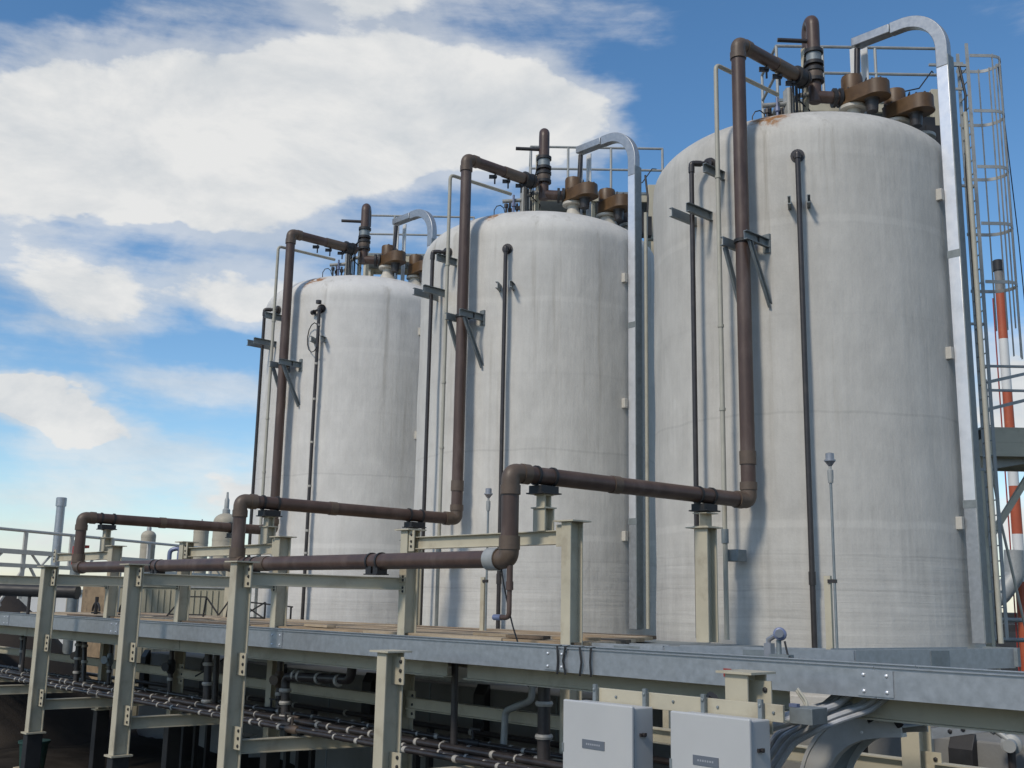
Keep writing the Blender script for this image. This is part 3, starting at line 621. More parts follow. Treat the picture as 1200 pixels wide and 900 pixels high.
tag(MB().tube([E0(4.14, 1.4, 5.0), E0(4.35, 1.4, 3.0), E0(4.72, 1.4, .75)], .03, 8).build('pale_hose', MT['beige_pipe'], loc=E0(4.72, 1.4, .75)), 'thin pale hose hanging diagonally below the landing platform', 'hose')

# red and white chimney far behind
def chimney():
    c = E0(17.95, 30, -2.86); v = thing('chimney', c, 'tall red and white banded chimney far behind at the right edge', 'chimney')
    lean = vec((0, 0, 1))
    zs = [(-2.86, .2, 'orange'), (.2, 2.55, 'orange'), (2.55, 4.75, 'stackw'), (4.75, 7.0, 'orange'), (7.0, 9.6, 'stackw'), (9.6, 11.55, 'orange'), (11.55, 14.15, 'stackw'), (14.15, 16.6, 'orange'), (16.6, 17.6, 'stackg')]
    for i, (a, b, m) in enumerate(zs):
        ra, rb = .26 - .003*a, .26 - .003*b
        MB().lathe([(ra, a), (rb, b)], (c.x, c.y, 0), n=24).build('band', MT[m], v)
    MB().lathe([(.26, 17.6), (.26, 18.1), (.2, 18.15)], (c.x, c.y, 0), n=24).build('cap', MT['black'], v)
    q = c - EV*.37
    MB().bar((q.x, q.y, -2), (q.x, q.y, 16.2), .05, .05).build('access_ladder', MT['red'], v, smooth=False)
    return v
chimney()
def back_right():
    p = E0(13.8, 28, 1.5); v = thing('flue_pipe', p, 'fat grey flue pipe bending up beside the striped chimney', 'pipe')
    a = E0(14.2, 29.2, 1.75)
    MB().tube(rounded([a - EV*3.0, a + EV*2.3, a + EV*3.1 + vec((0, 0, 1.0)), a + EV*3.15 + vec((0, 0, 2.2))], .7), .42, 16).build('pipe_run', MT['grey_steel'], v)
    MB().lathe([(.5, -.06), (.5, .06)], a + EV*1.2, EV, 16).build('flange', MT['galv_dull'], v)
    for s in (-1.5, 1.0): MB().obox(a + EV*s - vec((0, 0, 2.3)), (EV, GV, (0, 0, 1)), (.15, .15, 1.95)).build('leg', MT['grey_steel'], v, smooth=False)
    v = thing('pipe_bridge', E0(17, 36, -2.86), 'dark low equipment rack far behind under the flue pipe', 'rack')
    for s in (11.5, 14.5, 17.5, 21): MB().obox(E0(s, 36, -1.0), (EV, GV, (0, 0, 1)), (.2, .2, 2.0)).build('leg', MT['black'], v, smooth=False)
    for z in (.35, .9): MB().obox(E0(16.5, 36, z), (EV, GV, (0, 0, 1)), (6, .6, .18)).build('beam', MT['dark'], v, smooth=False)
    MB().obox(E0(15.2, 36, .6), (EV, GV, (0, 0, 1)), (1.0, .4, .4)).build('cabinet', MT['black'], v, smooth=False)
    v = thing('guard_rail', E0(5.4, 5.5, .7), 'grey pipe guard rail low at the right edge behind the tray', 'railing')
    for z in (1.02, .55): MB().tube([E0(4.9, 5.5, z), E0(8.5, 5.5, z)], .055, 10).build('rail', MT['grey_steel'], v)
    for s in (5.0, 5.62, 7.2): MB().tube([E0(s, 5.5, -2.8), E0(s, 5.5, 1.25 if s == 5.62 else 1.02)], .05, 8).build('rail_post', MT['beige'] if s == 5.62 else MT['grey_steel'], v)
    v = thing('red_pipe', E0(5.9, 10, .6), 'short red pipe lying behind the guard rail at the right', 'pipe')
    MB().tube([E0(5.9, 10.0, .50), E0(6.75, 10.0, .68)], .12, 12).build('pipe_run', MT['red'], v)
    MB().lathe([(.17, 0), (.17, .05)], E0(6.75, 10, .68), EV, 12).build('flange', MT['red'], v)
    MB().obox(E0(6.3, 10, -1.2), (EV, GV, (0, 0, 1)), (.06, .06, 1.66)).build('support', MT['grey_steel'], v, smooth=False)
    v = MB().obox(E0(8.5, -.5, -.8), (EV, GV, (0, 0, 1)), (2.6, .5, 1.45)).build('beige_block', MT['beige'], loc=E0(8.5, -.5, -2.2), smooth=False, bevel=.02)
    tag(v, 'plain beige steel enclosure at the right edge beyond the trays', 'enclosure')
back_right()

# ------------------------------------------------------------------ steel posts, front row
YA, YB = -10.4, -7.6
def steel_post(x, y, ztop, zbot, label, group, fins=(), cap=True, ped=True, b=.19, h=.28, zped=None):
    t = thing('steel_post', (x, y, -2.86), label, 'post', group)
    MB().hbeam((x, y, zbot), (x, y, ztop-.02), b, h, side=(1, 0, 0)).build('column', MT['beige'], t, smooth=False, bevel=.004)
    if cap: MB().box(x-.19, x+.19, y-.19, y+.19, ztop-.02, ztop).build('cap_plate', MT['beige'], t, smooth=False)
    for (z0, z1) in fins:
        MB().box(x+.012, x+.25, y+.02, y+.035, z0, z1).build('fin_plate', MT['beige'], t, smooth=False)
        n = 3; MB().bolts([(x+.19, y+.02, z0 + (z1-z0)*(i+.5)/n) for i in range(n)], (0, -1, 0), .024, .02).build('bolts', MT['black'], t)
    if ped:
        MB().box(x-.11, x+.11, y-.15, y+.15, -2.95, zbot-.03).build('pedestal', MT['black'], t, smooth=False, bevel=.01)
        MB().box(x-.15, x+.15, y-.19, y+.19, zbot-.03, zbot).build('base_plate', MT['beige'], t, smooth=False)
    return t
AX = [-14.85, -11.05, -7.13, -3.40, .40, 5.66]
fr = 'beige steel posts of the front row'
lbA = ['', 'beige front-row post at the far left, where the red bracket stands', 'beige front-row post second from the left, under the brown header pipe', 'tall beige front-row post under the middle tank\'s brown drop pipe', 'shorter beige front-row post that ends below the galvanised tray', 'stout short beige post behind the white cabinets, capped under the tray']
for i, x in enumerate(AX):
    if i == 0: continue
    zt = 1.765 if i < 4 else (.62 if i == 4 else .675)
    fins = [(1.38, 1.70), (.10, .42), (-.95, -.63)] if i < 4 else [(.22, .55), (-.9, -.58)] if i == 4 else [(.15, .6)]
    t = steel_post(x, YA, zt, -1.44, lbA[i], fr, fins, b=.19 if i < 5 else .24, h=.28 if i < 5 else .3)
# second row, carrying beams
BX = [.83, -2.89, -6.86, -10.80, -14.45, -18.2]
rb = 'beige steel posts of the second row'
lbB = ['beige second-row post at the right end of the nearest top beam', 'beige second-row post at the left end of the nearest top beam', 'beige second-row post behind the middle brown drop pipe', 'beige second-row post standing before the beige cladding shed', 'beige second-row post furthest left, under the far tank\'s duct elbow', 'beige second-row post at the left edge of the photo']
for i, x in enumerate(BX[:5]):
    steel_post(x, YB, 2.385, -1.42, lbB[i], rb, [(-.62, -.2)], b=.18, h=.26)
# beams between the two rows
for i, (xa, xb) in enumerate(zip(AX[:4], [BX[4], BX[3], BX[2], BX[1]])):
    a, b = vec((xa, YA+.15, 1.51)), vec((xb, YB-.14, 1.49))
    t = thing('cross_beam', a, ['beige cross beam from off the left edge to the second row', 'beige cross beam between the two leftmost posts of both rows', 'beige cross beam leading back from the second front post', 'beige cross beam under the black pipe shoe, before the middle tank'][i], 'beam', 'beige cross beams under the header pipe')
    MB().hbeam(a, b, .14, .2, .014, .01, side=(1, 0, 0)).build('beam', MT['beige'], t, smooth=False, bevel=.003)
    for q in (0, 1): MB().box(b.x-.02+q*.0, b.x+.13, b.y-.045-.0, b.y-.03, 1.34+q*.18, 1.46+q*.18).build('end_plate', MT['beige'], t, smooth=False)
    MB().bolts([(b.x+.09, b.y-.045, z) for z in (1.37, 1.43, 1.55, 1.61)], (0, -1, 0), .022, .02).build('bolts', MT['black'], t)
for i, (x0, x1) in enumerate(((BX[1], BX[0]), (BX[3], BX[2]), (BX[5], BX[4]))):
    a, b = vec((x0+.1, YB, 2.155)), vec((x1-.1, YB, 2.155))
    t = thing('top_beam', a, ['beige top beam under the nearest tank\'s duct, before the middle tank', 'beige top beam under the middle tank\'s duct', 'beige top beam at the left under the far tank\'s duct'][i], 'beam', 'beige top beams of the second row')
    MB().hbeam(a, b, .14, .20, .014, .01, side=(0, 1, 0)).build('beam', MT['beige'], t, smooth=False, bevel=.003)
    MB().box(a.x, a.x+.14, YB-.105, YB-.09, 2.02, 2.36).build('end_plate', MT['beige'], t, smooth=False)
    MB().bolts([(a.x+.07, YB-.105, z) for z in (2.10, 2.18, 2.29)], (0, -1, 0), .022, .02).build('bolts', MT['black'], t)
    MB().box(b.x-.12, b.x+.02, YB-.105, YB-.09, 2.02, 2.33).build('end_plate', MT['beige'], t, smooth=False)
    xs = .25 - i*S + (0 if i < 2 else .03)
    MB().hbeam((xs, YB, 2.256), (xs, YB, 2.58), .24, .2, side=(1, 0, 0)).box(xs-.14, xs+.14, YB-.13, YB+.13, 2.58, 2.6).hbeam((xs, YB, 2.6), (xs, YB, 2.77), .17, .14, side=(1, 0, 0)).box(xs-.1, xs+.1, YB-.1, YB+.1, 2.77, 2.788).build('stub_post', MT['beige'], t, smooth=False)
# posts close to the tanks
for k in range(3):
    x, y = .69 - k*S, -4.3
    t = thing('duct_post', (x, y, .66), ['beige post carrying the duct close in front of the nearest tank', 'beige post carrying the duct close in front of the middle tank', 'beige post carrying the duct close in front of the far left tank'][k], 'post', 'beige duct posts close to the tanks')
    MB().hbeam((x, y, .66), (x, y, 2.47), .25, .27, .03, .02, side=(1, 0, 0)).build('column', MT['beige'], t, smooth=False, bevel=.004)
    MB().box(x-.26, x+.2, y-.2, y+.2, 2.47, 2.49).build('cap_plate', MT['beige'], t, smooth=False)
    MB().hbeam((x, y-.16, 2.605), (x, y+.16, 2.605), .28, .23, .014, .012, side=(1, 0, 0)).build('packer', MT['beige'], t, smooth=False)
# ------------------------------------------------------------------ deck
def deck():
    t = thing('deck', (-10, -7.3, .6), 'low steel deck with beige edge beam in front of the tanks', 'deck')
    MB().box(-21, .95, -8.84, -3.12, .56, .60).build('deck_plate', MT['galv_dull'], t, smooth=False)  # unseen strip from planks forward to tray added to block light from below
    MB().hbeam((-21, -7.25, .38), (.95, -7.25, .38), .16, .34, .02, .014, side=(0, 1, 0)).build('edge_beam', MT['beige'], t, smooth=False)
    for x in (-20.8, -18.2, -14.4, -10.8, -6.86, -2.89, .8): MB().hbeam((x, -7.1, .43), (x, -3.2, .43), .14, .24, .02, .014, side=(1, 0, 0)).build('joist', MT['beige'], t, smooth=False)
    x = -20.9; rows = [(-7.62 + .31*q, -7.62 + .31*q + .295) for q in range(12)]
    i = 0
    for y0, y1 in rows:
        x = -20.9 + random.uniform(0, 1)
        while x < .93 - max(0, y0 + 7.1)*.55:
            L = random.uniform(2.2, 3.8); xe = .93 - max(0, y0 + 7.1)*.55; x1 = min(x + L, xe); z = .64 + random.uniform(0, .012)
            m = MT['wood'][random.choice([0, 1, 1, 0, 2])]
            if y0 == rows[0][0] and -13 < x < -11: m = MT['red']
            if x1 - x > .3:
                o = MB().box(x, x1-.012, y0 + random.uniform(-.015, .015), y1, z, z+.05 + random.uniform(0, .01)).build('plank', m, t, smooth=False)
            x = x1; i += 1
deck()
for j, (x, y, s, lb, m) in enumerate([(-5.9, -7.3, .5, 'loose tan board end lying on the deck planks before the middle tank', 1), (-1.2, -7.2, .4, 'short pale board off-cut on the deck by the nearest drop pipe', 1), (-.3, -7.35, .35, 'dark board scrap at the right end of the deck', 2), (.45, -7.1, .35, 'tan board scrap at the right tip of the deck', 0)]):
    mb = MB().obox((x, y, .735), ((1, .15*(j-1), 0), (-.15*(j-1), 1, 0), (0, 0, 1)), (s, .09, .022)); tag(mb.build('board_scrap', MT['wood'][m], loc=(x, y, .71), smooth=False), lb, 'board', 'board scraps on the deck')
# ------------------------------------------------------------------ galvanised cable trays
def tray(path, name, label, h, w, parent=None):
    base = vec(path[0]); t = thing(name, base, label, 'cable tray', 'galvanised cable trays')
    P = [vec(p) for p in path]
    # outward normal (towards the viewer's side) from the first segment
    def off(d):
        out = []
        for i, p in enumerate(P):
            dr = (P[min(i+1, len(P)-1)] - P[max(i-1, 0)]); n = vec((dr.y, -dr.x, 0)).normalized(); out.append(p + n*d)
        return out
    prof = lambda s: [(0, 0), (0, h), (-.055*s, h), (-.055*s, h-.012), (-.012*s, h-.012), (-.012*s, .012), (-.055*s, .012), (-.055*s, 0)]
    o = off(0)
    return t, P, off, prof
def straight_tray():
    t = thing('cable_tray', (-26, -9.7, .47), 'long galvanised cable tray crossing the whole foreground', 'cable tray', 'galvanised cable trays')
    xs = [-27, -21, -15.2, -9.3, -3.4, 2.6, 6.55, 12.0]
    for a, b in zip(xs[:-1], xs[1:]):
        for y, op in ((-9.72, 1), (-8.9, -1)):
            MB().cbeam((a, y, .604), (b-.006, y, .604), .262, .07, .008, side=(0, 0, 1), open_=(0, op, 0)).build('side_rail', MT['galv'], t, smooth=False)
        MB().box(a, b-.006, -9.71, -8.91, .690, .697).build('cover_sheet', MT['galv_dull'], t, smooth=False)
        MB().box(a, b-.006, -9.74, -9.66, .736, .746).build('top_lip', MT['galv'], t, smooth=False)
        if b < 11:
            MB().box(b-.17, b+.17, -9.733, -9.72, .49, .715).build('splice_plate', MT['galv'], t, smooth=False)
            MB().bolts([(b+dx, -9.733, z) for dx in (-.11, .11) for z in (.53, .67)], (0, -1, 0), .016, .014).build('splice_bolts', MT['alu'], t)
    MB().box(4.93, 5.02, -9.729, -9.72, .56, .64).build('red_tag', MT['red'], t, smooth=False)
    mb = MB()
    for x in (2.63, 2.76, 2.98, 3.15): mb.sweep([(x, -9.66, .765), (x + .02, -9.745, .76), (x+.03*((x*10) % 3-1), -9.75, .60), (x+.02, -9.74, .45)], [(-.012, -.004), (.012, -.004), (.012, .004), (-.012, .004)])
    mb.build('cable_ties', MT['cableb'], t)
    return t
straight_tray()
t = thing('tray_beam', (-10, -9.3, .33), 'long beige support beam in shade right under the front tray', 'beam')
for a, b in ((-24, -15), (-14.98, -7.4), (-7.38, .2), (.6, 5.4), (5.95, 12)):
    MB().hbeam((a, -9.3, .36), (b, -9.3, .36), .16, .22, .016, .012, side=(0, 1, 0)).build('beam_length', MT['beige'], t, smooth=False)
def second_tray():
    t = thing('cable_tray', (.5, -7.0, .45), 'second galvanised cable tray curving round the nearest tank behind the first', 'cable tray', 'galvanised cable trays')
    P = [(.98, -7.35, .70), (2.1, -7.15, .70), (3.95, -5.5, .70), (4.62, -2.1, .70)]
    def seg(a, b, m, z0, z1, d0, d1, nm):
        a, b = vec(a), vec(b); dr = (b-a).normalized(); n = vec((dr.y, -dr.x, 0)); c = (a+b)/2 + n*((d0+d1)/2); c.z = (z0+z1)/2
        MB().obox(c, (dr, n, (0, 0, 1)), ((b-a).length/2, abs(d1-d0)/2, (z1-z0)/2)).build(nm, m, t, smooth=False)
    for i, (a, b) in enumerate(zip(P[:-1], P[1:])):
        A, B = vec(a), vec(b); d = (B-A).normalized()
        seg(A+d*.01, B-d*.01, MT['galv'], .42, .70, 0, .012, 'side_rail'); seg(A+d*.02, B-d*.02, MT['galv'], .688, .70, -.06, 0, 'top_lip')
        seg(A+d*.25, B-d*.25, MT['galv'], .42, .695, -.62, -.608, 'side_rail'); seg(A+d*.1, B-d*.1, MT['galv_dull'], .52, .53, -.6, 0, 'cover_sheet')
        q = A + (B-A)*.5; seg(q-d*.2, q+d*.2, MT['galv_dull'], .44, .68, .012, .02, 'splice_plate')
    e = vec(P[-1]); MB().box(e.x-.45, e.x+.06, e.y-.04, e.y+.06, .44, .71).build('end_cap', MT['galv_dull'], t, smooth=False)
    for x, y in ((2.1, -7.2), (3.9, -5.6), (4.5, -2.6)): MB().box(x-.07, x+.03, y+.1, y+.2, -.5, .43).build('tray_leg', MT['beige'], t, smooth=False)
second_tray()
# ------------------------------------------------------------------ lower beam along the second row
t = thing('lower_beam', (-10, YB, -.4), 'long beige beam below the deck along the second row of posts', 'beam')
for a, b in ((-24, -18.3), (-18.1, -14.55), (-14.35, -10.9), (-10.7, -6.96), (-6.76, -2.99), (-2.79, .73), (.93, 5.7), (6.0, 12)):
    MB().hbeam((a, YB+.02, -.39), (b, YB+.02, -.39), .15, .18, .014, .01, side=(0, 1, 0)).build('beam_length', MT['beige'], t, smooth=False)
steel_post(5.82, YB, .42, -1.42, 'beige second-row post under the tray at the lower right, beside the cables', rb, [(-.62, -.2)], cap=False, b=.2, h=.28)
t = thing('strut_channel', (4.7, -5, -.3), 'galvanised strut channel rising to the right under the trays', 'strut')
MB().cbeam((4.5, -5, -.36), (6.6, -5, .12), .13, .06, side=(0, 0, 1), open_=(0, 1, 0)).build('channel', MT['galv'], t, smooth=False)
MB().bolts([(4.95, -5, -.26), (5.12, -5, -.22)], (0, -1, 0), .03, .02).build('bolts', MT['black'], t)
t = thing('flanged_valve', (5.28, -4, -.46), 'grey flanged valve low at the right edge', 'valve')
MB().lathe([(.07, -.22), (.07, -.08), (.13, -.08), (.13, 0), (.08, .02), (.08, .2)], (5.28, -4, -.46), (.3, -1, 0), 16).build('body', MT['grey_steel'], t)
MB().tube([(5.28, -4, -.42), (5.05, -4, -.27)], .04, 10).lathe([(.07, 0), (.07, .04)], (5.1, -4, -.3), (-.8, 0, .5), 12).build('branch', MT['grey_steel'], t)
MB().tube([(5.28, -4, -.5), (5.28, -4, -2.8)], .05, 10).build('stand', MT['dark'], t)

# ------------------------------------------------------------------ pipe rack below
def rack():
    ys = [-7.98, -8.17, -8.36, -8.56, -8.78, -8.98, -9.2, -9.42]; rad = [.036, .03, .04, .03, .046, .034, .04, .038]
    lb = ['rearmost', 'seventh from the front', 'sixth from the front', 'fifth from the front', 'fourth from the front', 'third from the front', 'second from the front', 'frontmost']
    for i, (y, r) in enumerate(zip(ys, rad)):
        z = -.76 + .03*math.sin(i*2)
        t = thing('rack_pipe', (-8, y, z), 'dark pipe with pale couplings on the low rack, %s of eight' % lb[i], 'pipe', 'dark pipes on the low rack')
        MB().tube([(-24, y, z), (4.6, y, z)], r, 10).build('pipe_run', MT['dark'], t)
        x = -19.5 + i*.3
        while x < 4.4:
            rr = r*random.uniform(1.15, 1.4); hl = random.uniform(.012, .035)
            MB().lathe([(rr*.92, -hl), (rr, -hl*.6), (rr, hl*.6), (rr*.92, hl)], (x, y, z), (1, 0, 0), 10).build('coupling', MT['coupl'], t)
            x += random.choice([.55, .8, 1.05, .45, .3])
        for x in ([-1.55, -4.2] if i == 5 else [-.55, -6.0] if i == 1 else [-9.0, -3.3] if i == 7 else [-5.1] if i == 3 else []):
            MB().lathe([(r*1.2, -.16), (r*1.7, -.1), (r*1.7, .1), (r*1.2, .16)], (x, y, z), (1, 0, 0), 10).tube([(x, y, z), (x, y, z+.18)], .02, 8).obox((x+.06, y, z+.19), ((1, 0, 0), (0, 1, 0), (0, 0, 1)), (.11, .015, .012)).build('valve', MT['brown_fit'] if i == 7 else MT['black'], t)
    t = thing('pipe_rack', (-8, -8.7, -.95), 'low beige steel rack under the dark pipes', 'rack')
    for xa, xb in ((-18.7, -18.2), (-14.85, -14.45), (-11.05, -10.8), (-7.13, -6.86), (-3.4, -2.89), (.4, .83)):
        MB().hbeam((xa, YA+.15, -.93), (xb, YB-.14, -.93), .14, .2, .014, .01, side=(1, 0, 0)).build('rack_beam', MT['beige'], t, smooth=False)
    MB().hbeam((-24, -9.75, -.93), (.3, -9.75, -.93), .12, .16, .014, .01, side=(0, 1, 0)).build('side_beam', MT['beige'], t, smooth=False) if False else None
    for i, x in enumerate((-14.8, -12.1, -9.4, -5.3, -3.0)):
        t = thing('black_stanchion', (x, -5.2, -2.86), 'black stub column standing on the dirt before the foundation wall, %s from the left' % ['first', 'second', 'third', 'fourth', 'fifth'][i], 'stanchion', 'black stub columns under the deck')
        MB().box(x-.14, x+.14, -5.34, -5.06, -2.95, -1.98).build('column', MT['black'], t, smooth=False, bevel=.01)
        MB().box(x-.25, x+.25, -5.45, -4.95, -1.98, -1.94).build('cap_plate', MT['grey_steel'], t, smooth=False)
rack()
def vertical_pipes():
    def vp(pts, r, label, m='dark', rings=(), name='drop_pipe', rad=.1):
        pts = [vec(p) for p in pts]; t = thing(name, pts[0], label, 'pipe', 'dark drop pipes below the deck')
        MB().tube(rounded(pts, rad) if len(pts) > 2 else pts, r, 12).build('pipe_run', MT[m], t)
        for p in rings:
            p = vec(p); MB().lathe([(r*1.25, -.03), (r*1.4, 0), (r*1.25, .03)], p, (0, 0, 1), 12).build('coupling', MT['coupl'], t)
        return t
    Y = -8.7
    vp([(-17.0, Y, .42), (-16.8, Y, -.74)], .05, 'dark drop pipe below the deck at the left photo edge', rings=[(-16.95, Y, .1), (-16.9, Y, -.2), (-16.83, Y, -.55)])
    vp([(-13.98, -8.36, .42), (-13.8, -8.36, -.74)], .055, 'left of two dark drop pipes close to the leftmost post', rings=[(-13.92, -8.36, .05), (-13.86, -8.36, -.3)])
    t = vp([(-12.0, Y, .28), (-13.45, Y, .28), (-13.4, Y, -.76)], .06, 'dark pipe turning down beside the leftmost front post', rings=[(-13.45, Y, .1), (-13.43, Y, -.2), (-13.41, Y, -.5)], rad=.12)
    for x in (-12.3, -12.9): MB().lathe([(.08, -.03), (.085, 0), (.08, .03)], (x, Y, .28), (1, 0, 0), 12).build('coupling', MT['coupl'], t)
    vp([(-7.85, -8.3, .44), (-7.8, -8.3, -.74)], .06, 'left of two dark drop pipes left of the tall middle front post', rings=[])
    vp([(-7.42, Y, .44), (-7.36, Y, -.76)], .075, 'right of two dark drop pipes left of the tall middle front post', rings=[(-7.40, Y, 0), (-7.38, Y, -.35), (-7.36, Y, -.66)])
    t = vp([(-2.85, -8.66, .44), (-2.9, -8.66, .0), (-4.72, Y, -.06), (-4.66, Y, -.76)], .075, 'dark pipe that steps down through two elbows below the tray', rings=[(-4.71, Y, -.28), (-4.69, Y, -.48), (-4.67, Y, -.70), (-2.86, -8.66, .25)], rad=.13)
    for x in (-3.2, -3.75, -4.3, -4.45): MB().lathe([(.09, -.03), (.1, 0), (.09, .03)], (x, -8.68, -.03), (1, 0, 0), 12).build('coupling', MT['coupl'], t)
    vp([(-.36, Y, .44), (-.34, Y, -.74)], .05, 'plain dark drop pipe right of the short front post')
    vp([(1.40, Y, .44), (1.41, Y, -.76)], .085, 'thick dark drop pipe with two pale bands, left of the cabinets', rings=[(1.40, Y, .36), (1.405, Y, -.02), (1.41, Y, -.42)])
    t = vp([(.39, -7.9, .44), (.36, -7.9, -.10), (-.17, -7.9, -.28), (-.2, -7.9, -.95)], .05, 'grey conduit with an S bend under the deck near the middle', m='grey_steel', name='bent_conduit', rad=.14)
    vp([(1.78, -8.1, .5), (1.78, -8.1, -1.3)], .075, 'dark pipe partly hidden by the left white cabinet')
    for i, (x, y, r, lb) in enumerate(((-16.1, -8.5, .045, 'slim dark drop pipe right of the left edge'), (-14.6, -8.2, .06, 'stout dark drop pipe left of the leftmost front post'), (-12.75, -8.25, .04, 'slim dark drop pipe behind the elbowed pipe by the leftmost post'), (-10.0, -8.15, .05, 'dark drop pipe between the second and third front posts'), (-5.9, -8.1, .05, 'dark drop pipe just right of the tall middle front post'))):
        t = vp([(x, y, .44), (x+.03, y, -.75)], r, lb, rings=[(x+.01, y, .1 - .1*i), (x+.02, y, -.45)])
        MB().lathe([(r*1.3, -.14), (r*1.9, -.08), (r*1.9, .08), (r*1.3, .14)], (x+.01, y, -.2), (0, 0, 1), 10).tube([(x, y, -.2), (x+.1, y-.16, -.2)], .018, 6).lathe([(.09, 0), (.09, .02)], (x+.1, y-.16, -.2), (.5, -.85, 0), 10).build('hand_valve', [MT['black'], MT['brown_fit'], MT['galv_dull']][i % 3], t)
    # thin wire sagging across
    tag(MB().tube([(-9.2, -8.0, -.35), (-8.6, -8.0, -.15), (-7.9, -8.0, .12)], .016, 6).build('sagging_cable', MT['cableb'], loc=(-9.2, -8, -.35)), 'thin black cable sagging under the deck left of the tall post', 'cable')
    # cable coil
    c = vec((-.55, -7.0, .15)); tag(MB().tube([c + vec((.17*math.cos(a*.5), 0, .17*math.sin(a*.5))) for a in range(14)], .022, 8).build('cable_coil', MT['cableb'], loc=c), 'small black cable coil hanging under the deck beam', 'cable')
vertical_pipes()

# ------------------------------------------------------------------ cabinets and cables at lower right
def cabinet(x0, x1, label):
    y = -10.92; zt = .325; zb = -.95
    t = thing('cabinet', (x0, y, zb), label, 'cabinet', 'white electrical cabinets')
    MB().box(x0+.01, x1-.01, y+.03, y+.30, zb, zt-.02).build('body', MT['cab'], t, smooth=False, bevel=.012)
    MB().box(x0, x1, y-.015, y+.025, zb-.01, zt).build('door', MT['cab'], t, smooth=False, bevel=.014)
    d = t.children[-1]
    w = x1-x0
    p = MB().box(x0+w*.30, x0+w*.62, y-.022, y-.0155, -.10, -.02).build('name_plate', MT['plate'], d, smooth=False)
    MB().box(x1-.012, x1+.012, y+.10, y+.18, .05, .08).lathe([(.018, 0), (.018, .03)], (x1, y+.14, .065), (1, 0, 0), 10).build('latch', MT['dark'], d)
    for zz in (-.12, -.7): MB().box(x0-.006, x0+.02, y-.02, y+.03, zz-.04, zz+.04).build('hinge', MT['galv_dull'], d, smooth=False)
    MB().lathe([(.016, 0), (.016, .012), (.008, .013)], (x1-.05, y-.016, -.30), (0, -1, 0), 10).build('lock', MT['dark'], d)
    MB().box(x0+.012, x1-.012, y+.024, y+.032, zb, zt-.012).build('door_seal', MT['cableb'], d, smooth=False)
    mb = MB(); n = 7
    for i in range(n): mb.box(x0+w*(.36+.03*i), x0+w*(.36+.03*i+.018), y-.0235, y-.0222, -.068, -.052)
    mb.build('plate_print', MT['print'], d, smooth=False)
    for xx in (x0+w*.18, x1-w*.10): MB().box(xx-.02, xx+.02, y+.26, y+.29, zt-.03, zt+.14).bolts([(xx, y+.26, zt+.09)], (0, -1, 0), .016, .014).build('mounting_lug', MT['galv_dull'], t, smooth=False)
cabinet(3.90, 4.78, 'left white electrical cabinet hung on the beige rail')
cabinet(5.22, 6.06, 'right white electrical cabinet hung on the beige rail')
t = thing('mounting_rail', (5.2, -10.6, .36), 'pale beige flat rail carrying the two white cabinets', 'rail')
MB().box(4.02, 6.17, -10.605, -10.575, .285, .43).build('flat_bar', MT['beige'], t, smooth=False, bevel=.004)
MB().box(4.02, 6.17, -10.574, -10.50, .285, .30).build('lower_leg', MT['beige'], t, smooth=False)
MB().bolts([(4.3, -10.605, .36), (5.0, -10.605, .37), (5.5, -10.605, .36), (6.08, -10.605, .36)], (0, -1, 0), .014, .016).build('bolts', MT['galv_dull'], t)
t = thing('cable_trunking', (6.4, -10.2, .2), 'dull metal trunking end beside the mounting rail', 'trunking')
MB().box(5.97, 6.2, -10.2, -9.95, .24, .38).build('body', MT['galv_dull'], t, smooth=False, bevel=.005)
MB().box(5.97, 6.05, -10.203, -10.15, .381, .41).build('blue_clip', MT['sensorb'], t, smooth=False)
def curved_tray():
    t = thing('curved_tray', (6.2, -9.1, .2), 'curved galvanised tray sweeping down at the lower right', 'cable tray', 'galvanised cable trays')
    y = -9.1
    path = [(6.44, y, .235), (6.25, y, .215), (6.0, y, .165), (5.82, y, .08), (5.68, y, -.04), (5.56, y, -.20), (5.47, y, -.45), (5.44, y, -.8), (5.43, y, -1.2)]
    path = rounded(path, .5, 4)
    for yy, nm in ((0, 'side_rail'), (.5, 'side_rail')):
        MB().sweep([p + vec((0, yy, 0)) for p in path], [(-.006, -.125), (.006, -.125), (.006, .125), (-.006, .125)]).build(nm, MT['zinc'], t, angle=50)
    for s_ in (-.122, .122):
        MB().sweep([p + vec((0, .03, 0)) for p in path], [(-.05, s_-.018), (.05, s_-.018), (.05, s_+.018), (-.05, s_+.018)]).build('lip', MT['zinc'], t, angle=50)
    MB().sweep([p + vec((0, .25, 0)) for p in path], [(-.25, -.06), (.25, -.06), (.25, -.05), (-.25, -.05)]).build('tray_floor', MT['galv_dull'], t, angle=50)
    MB().bolts([(6.05, y-.006, .26), (6.05, y-.006, .10)], (0, -1, 0), .014, .012).build('bolts', MT['alu'], t)
curved_tray()
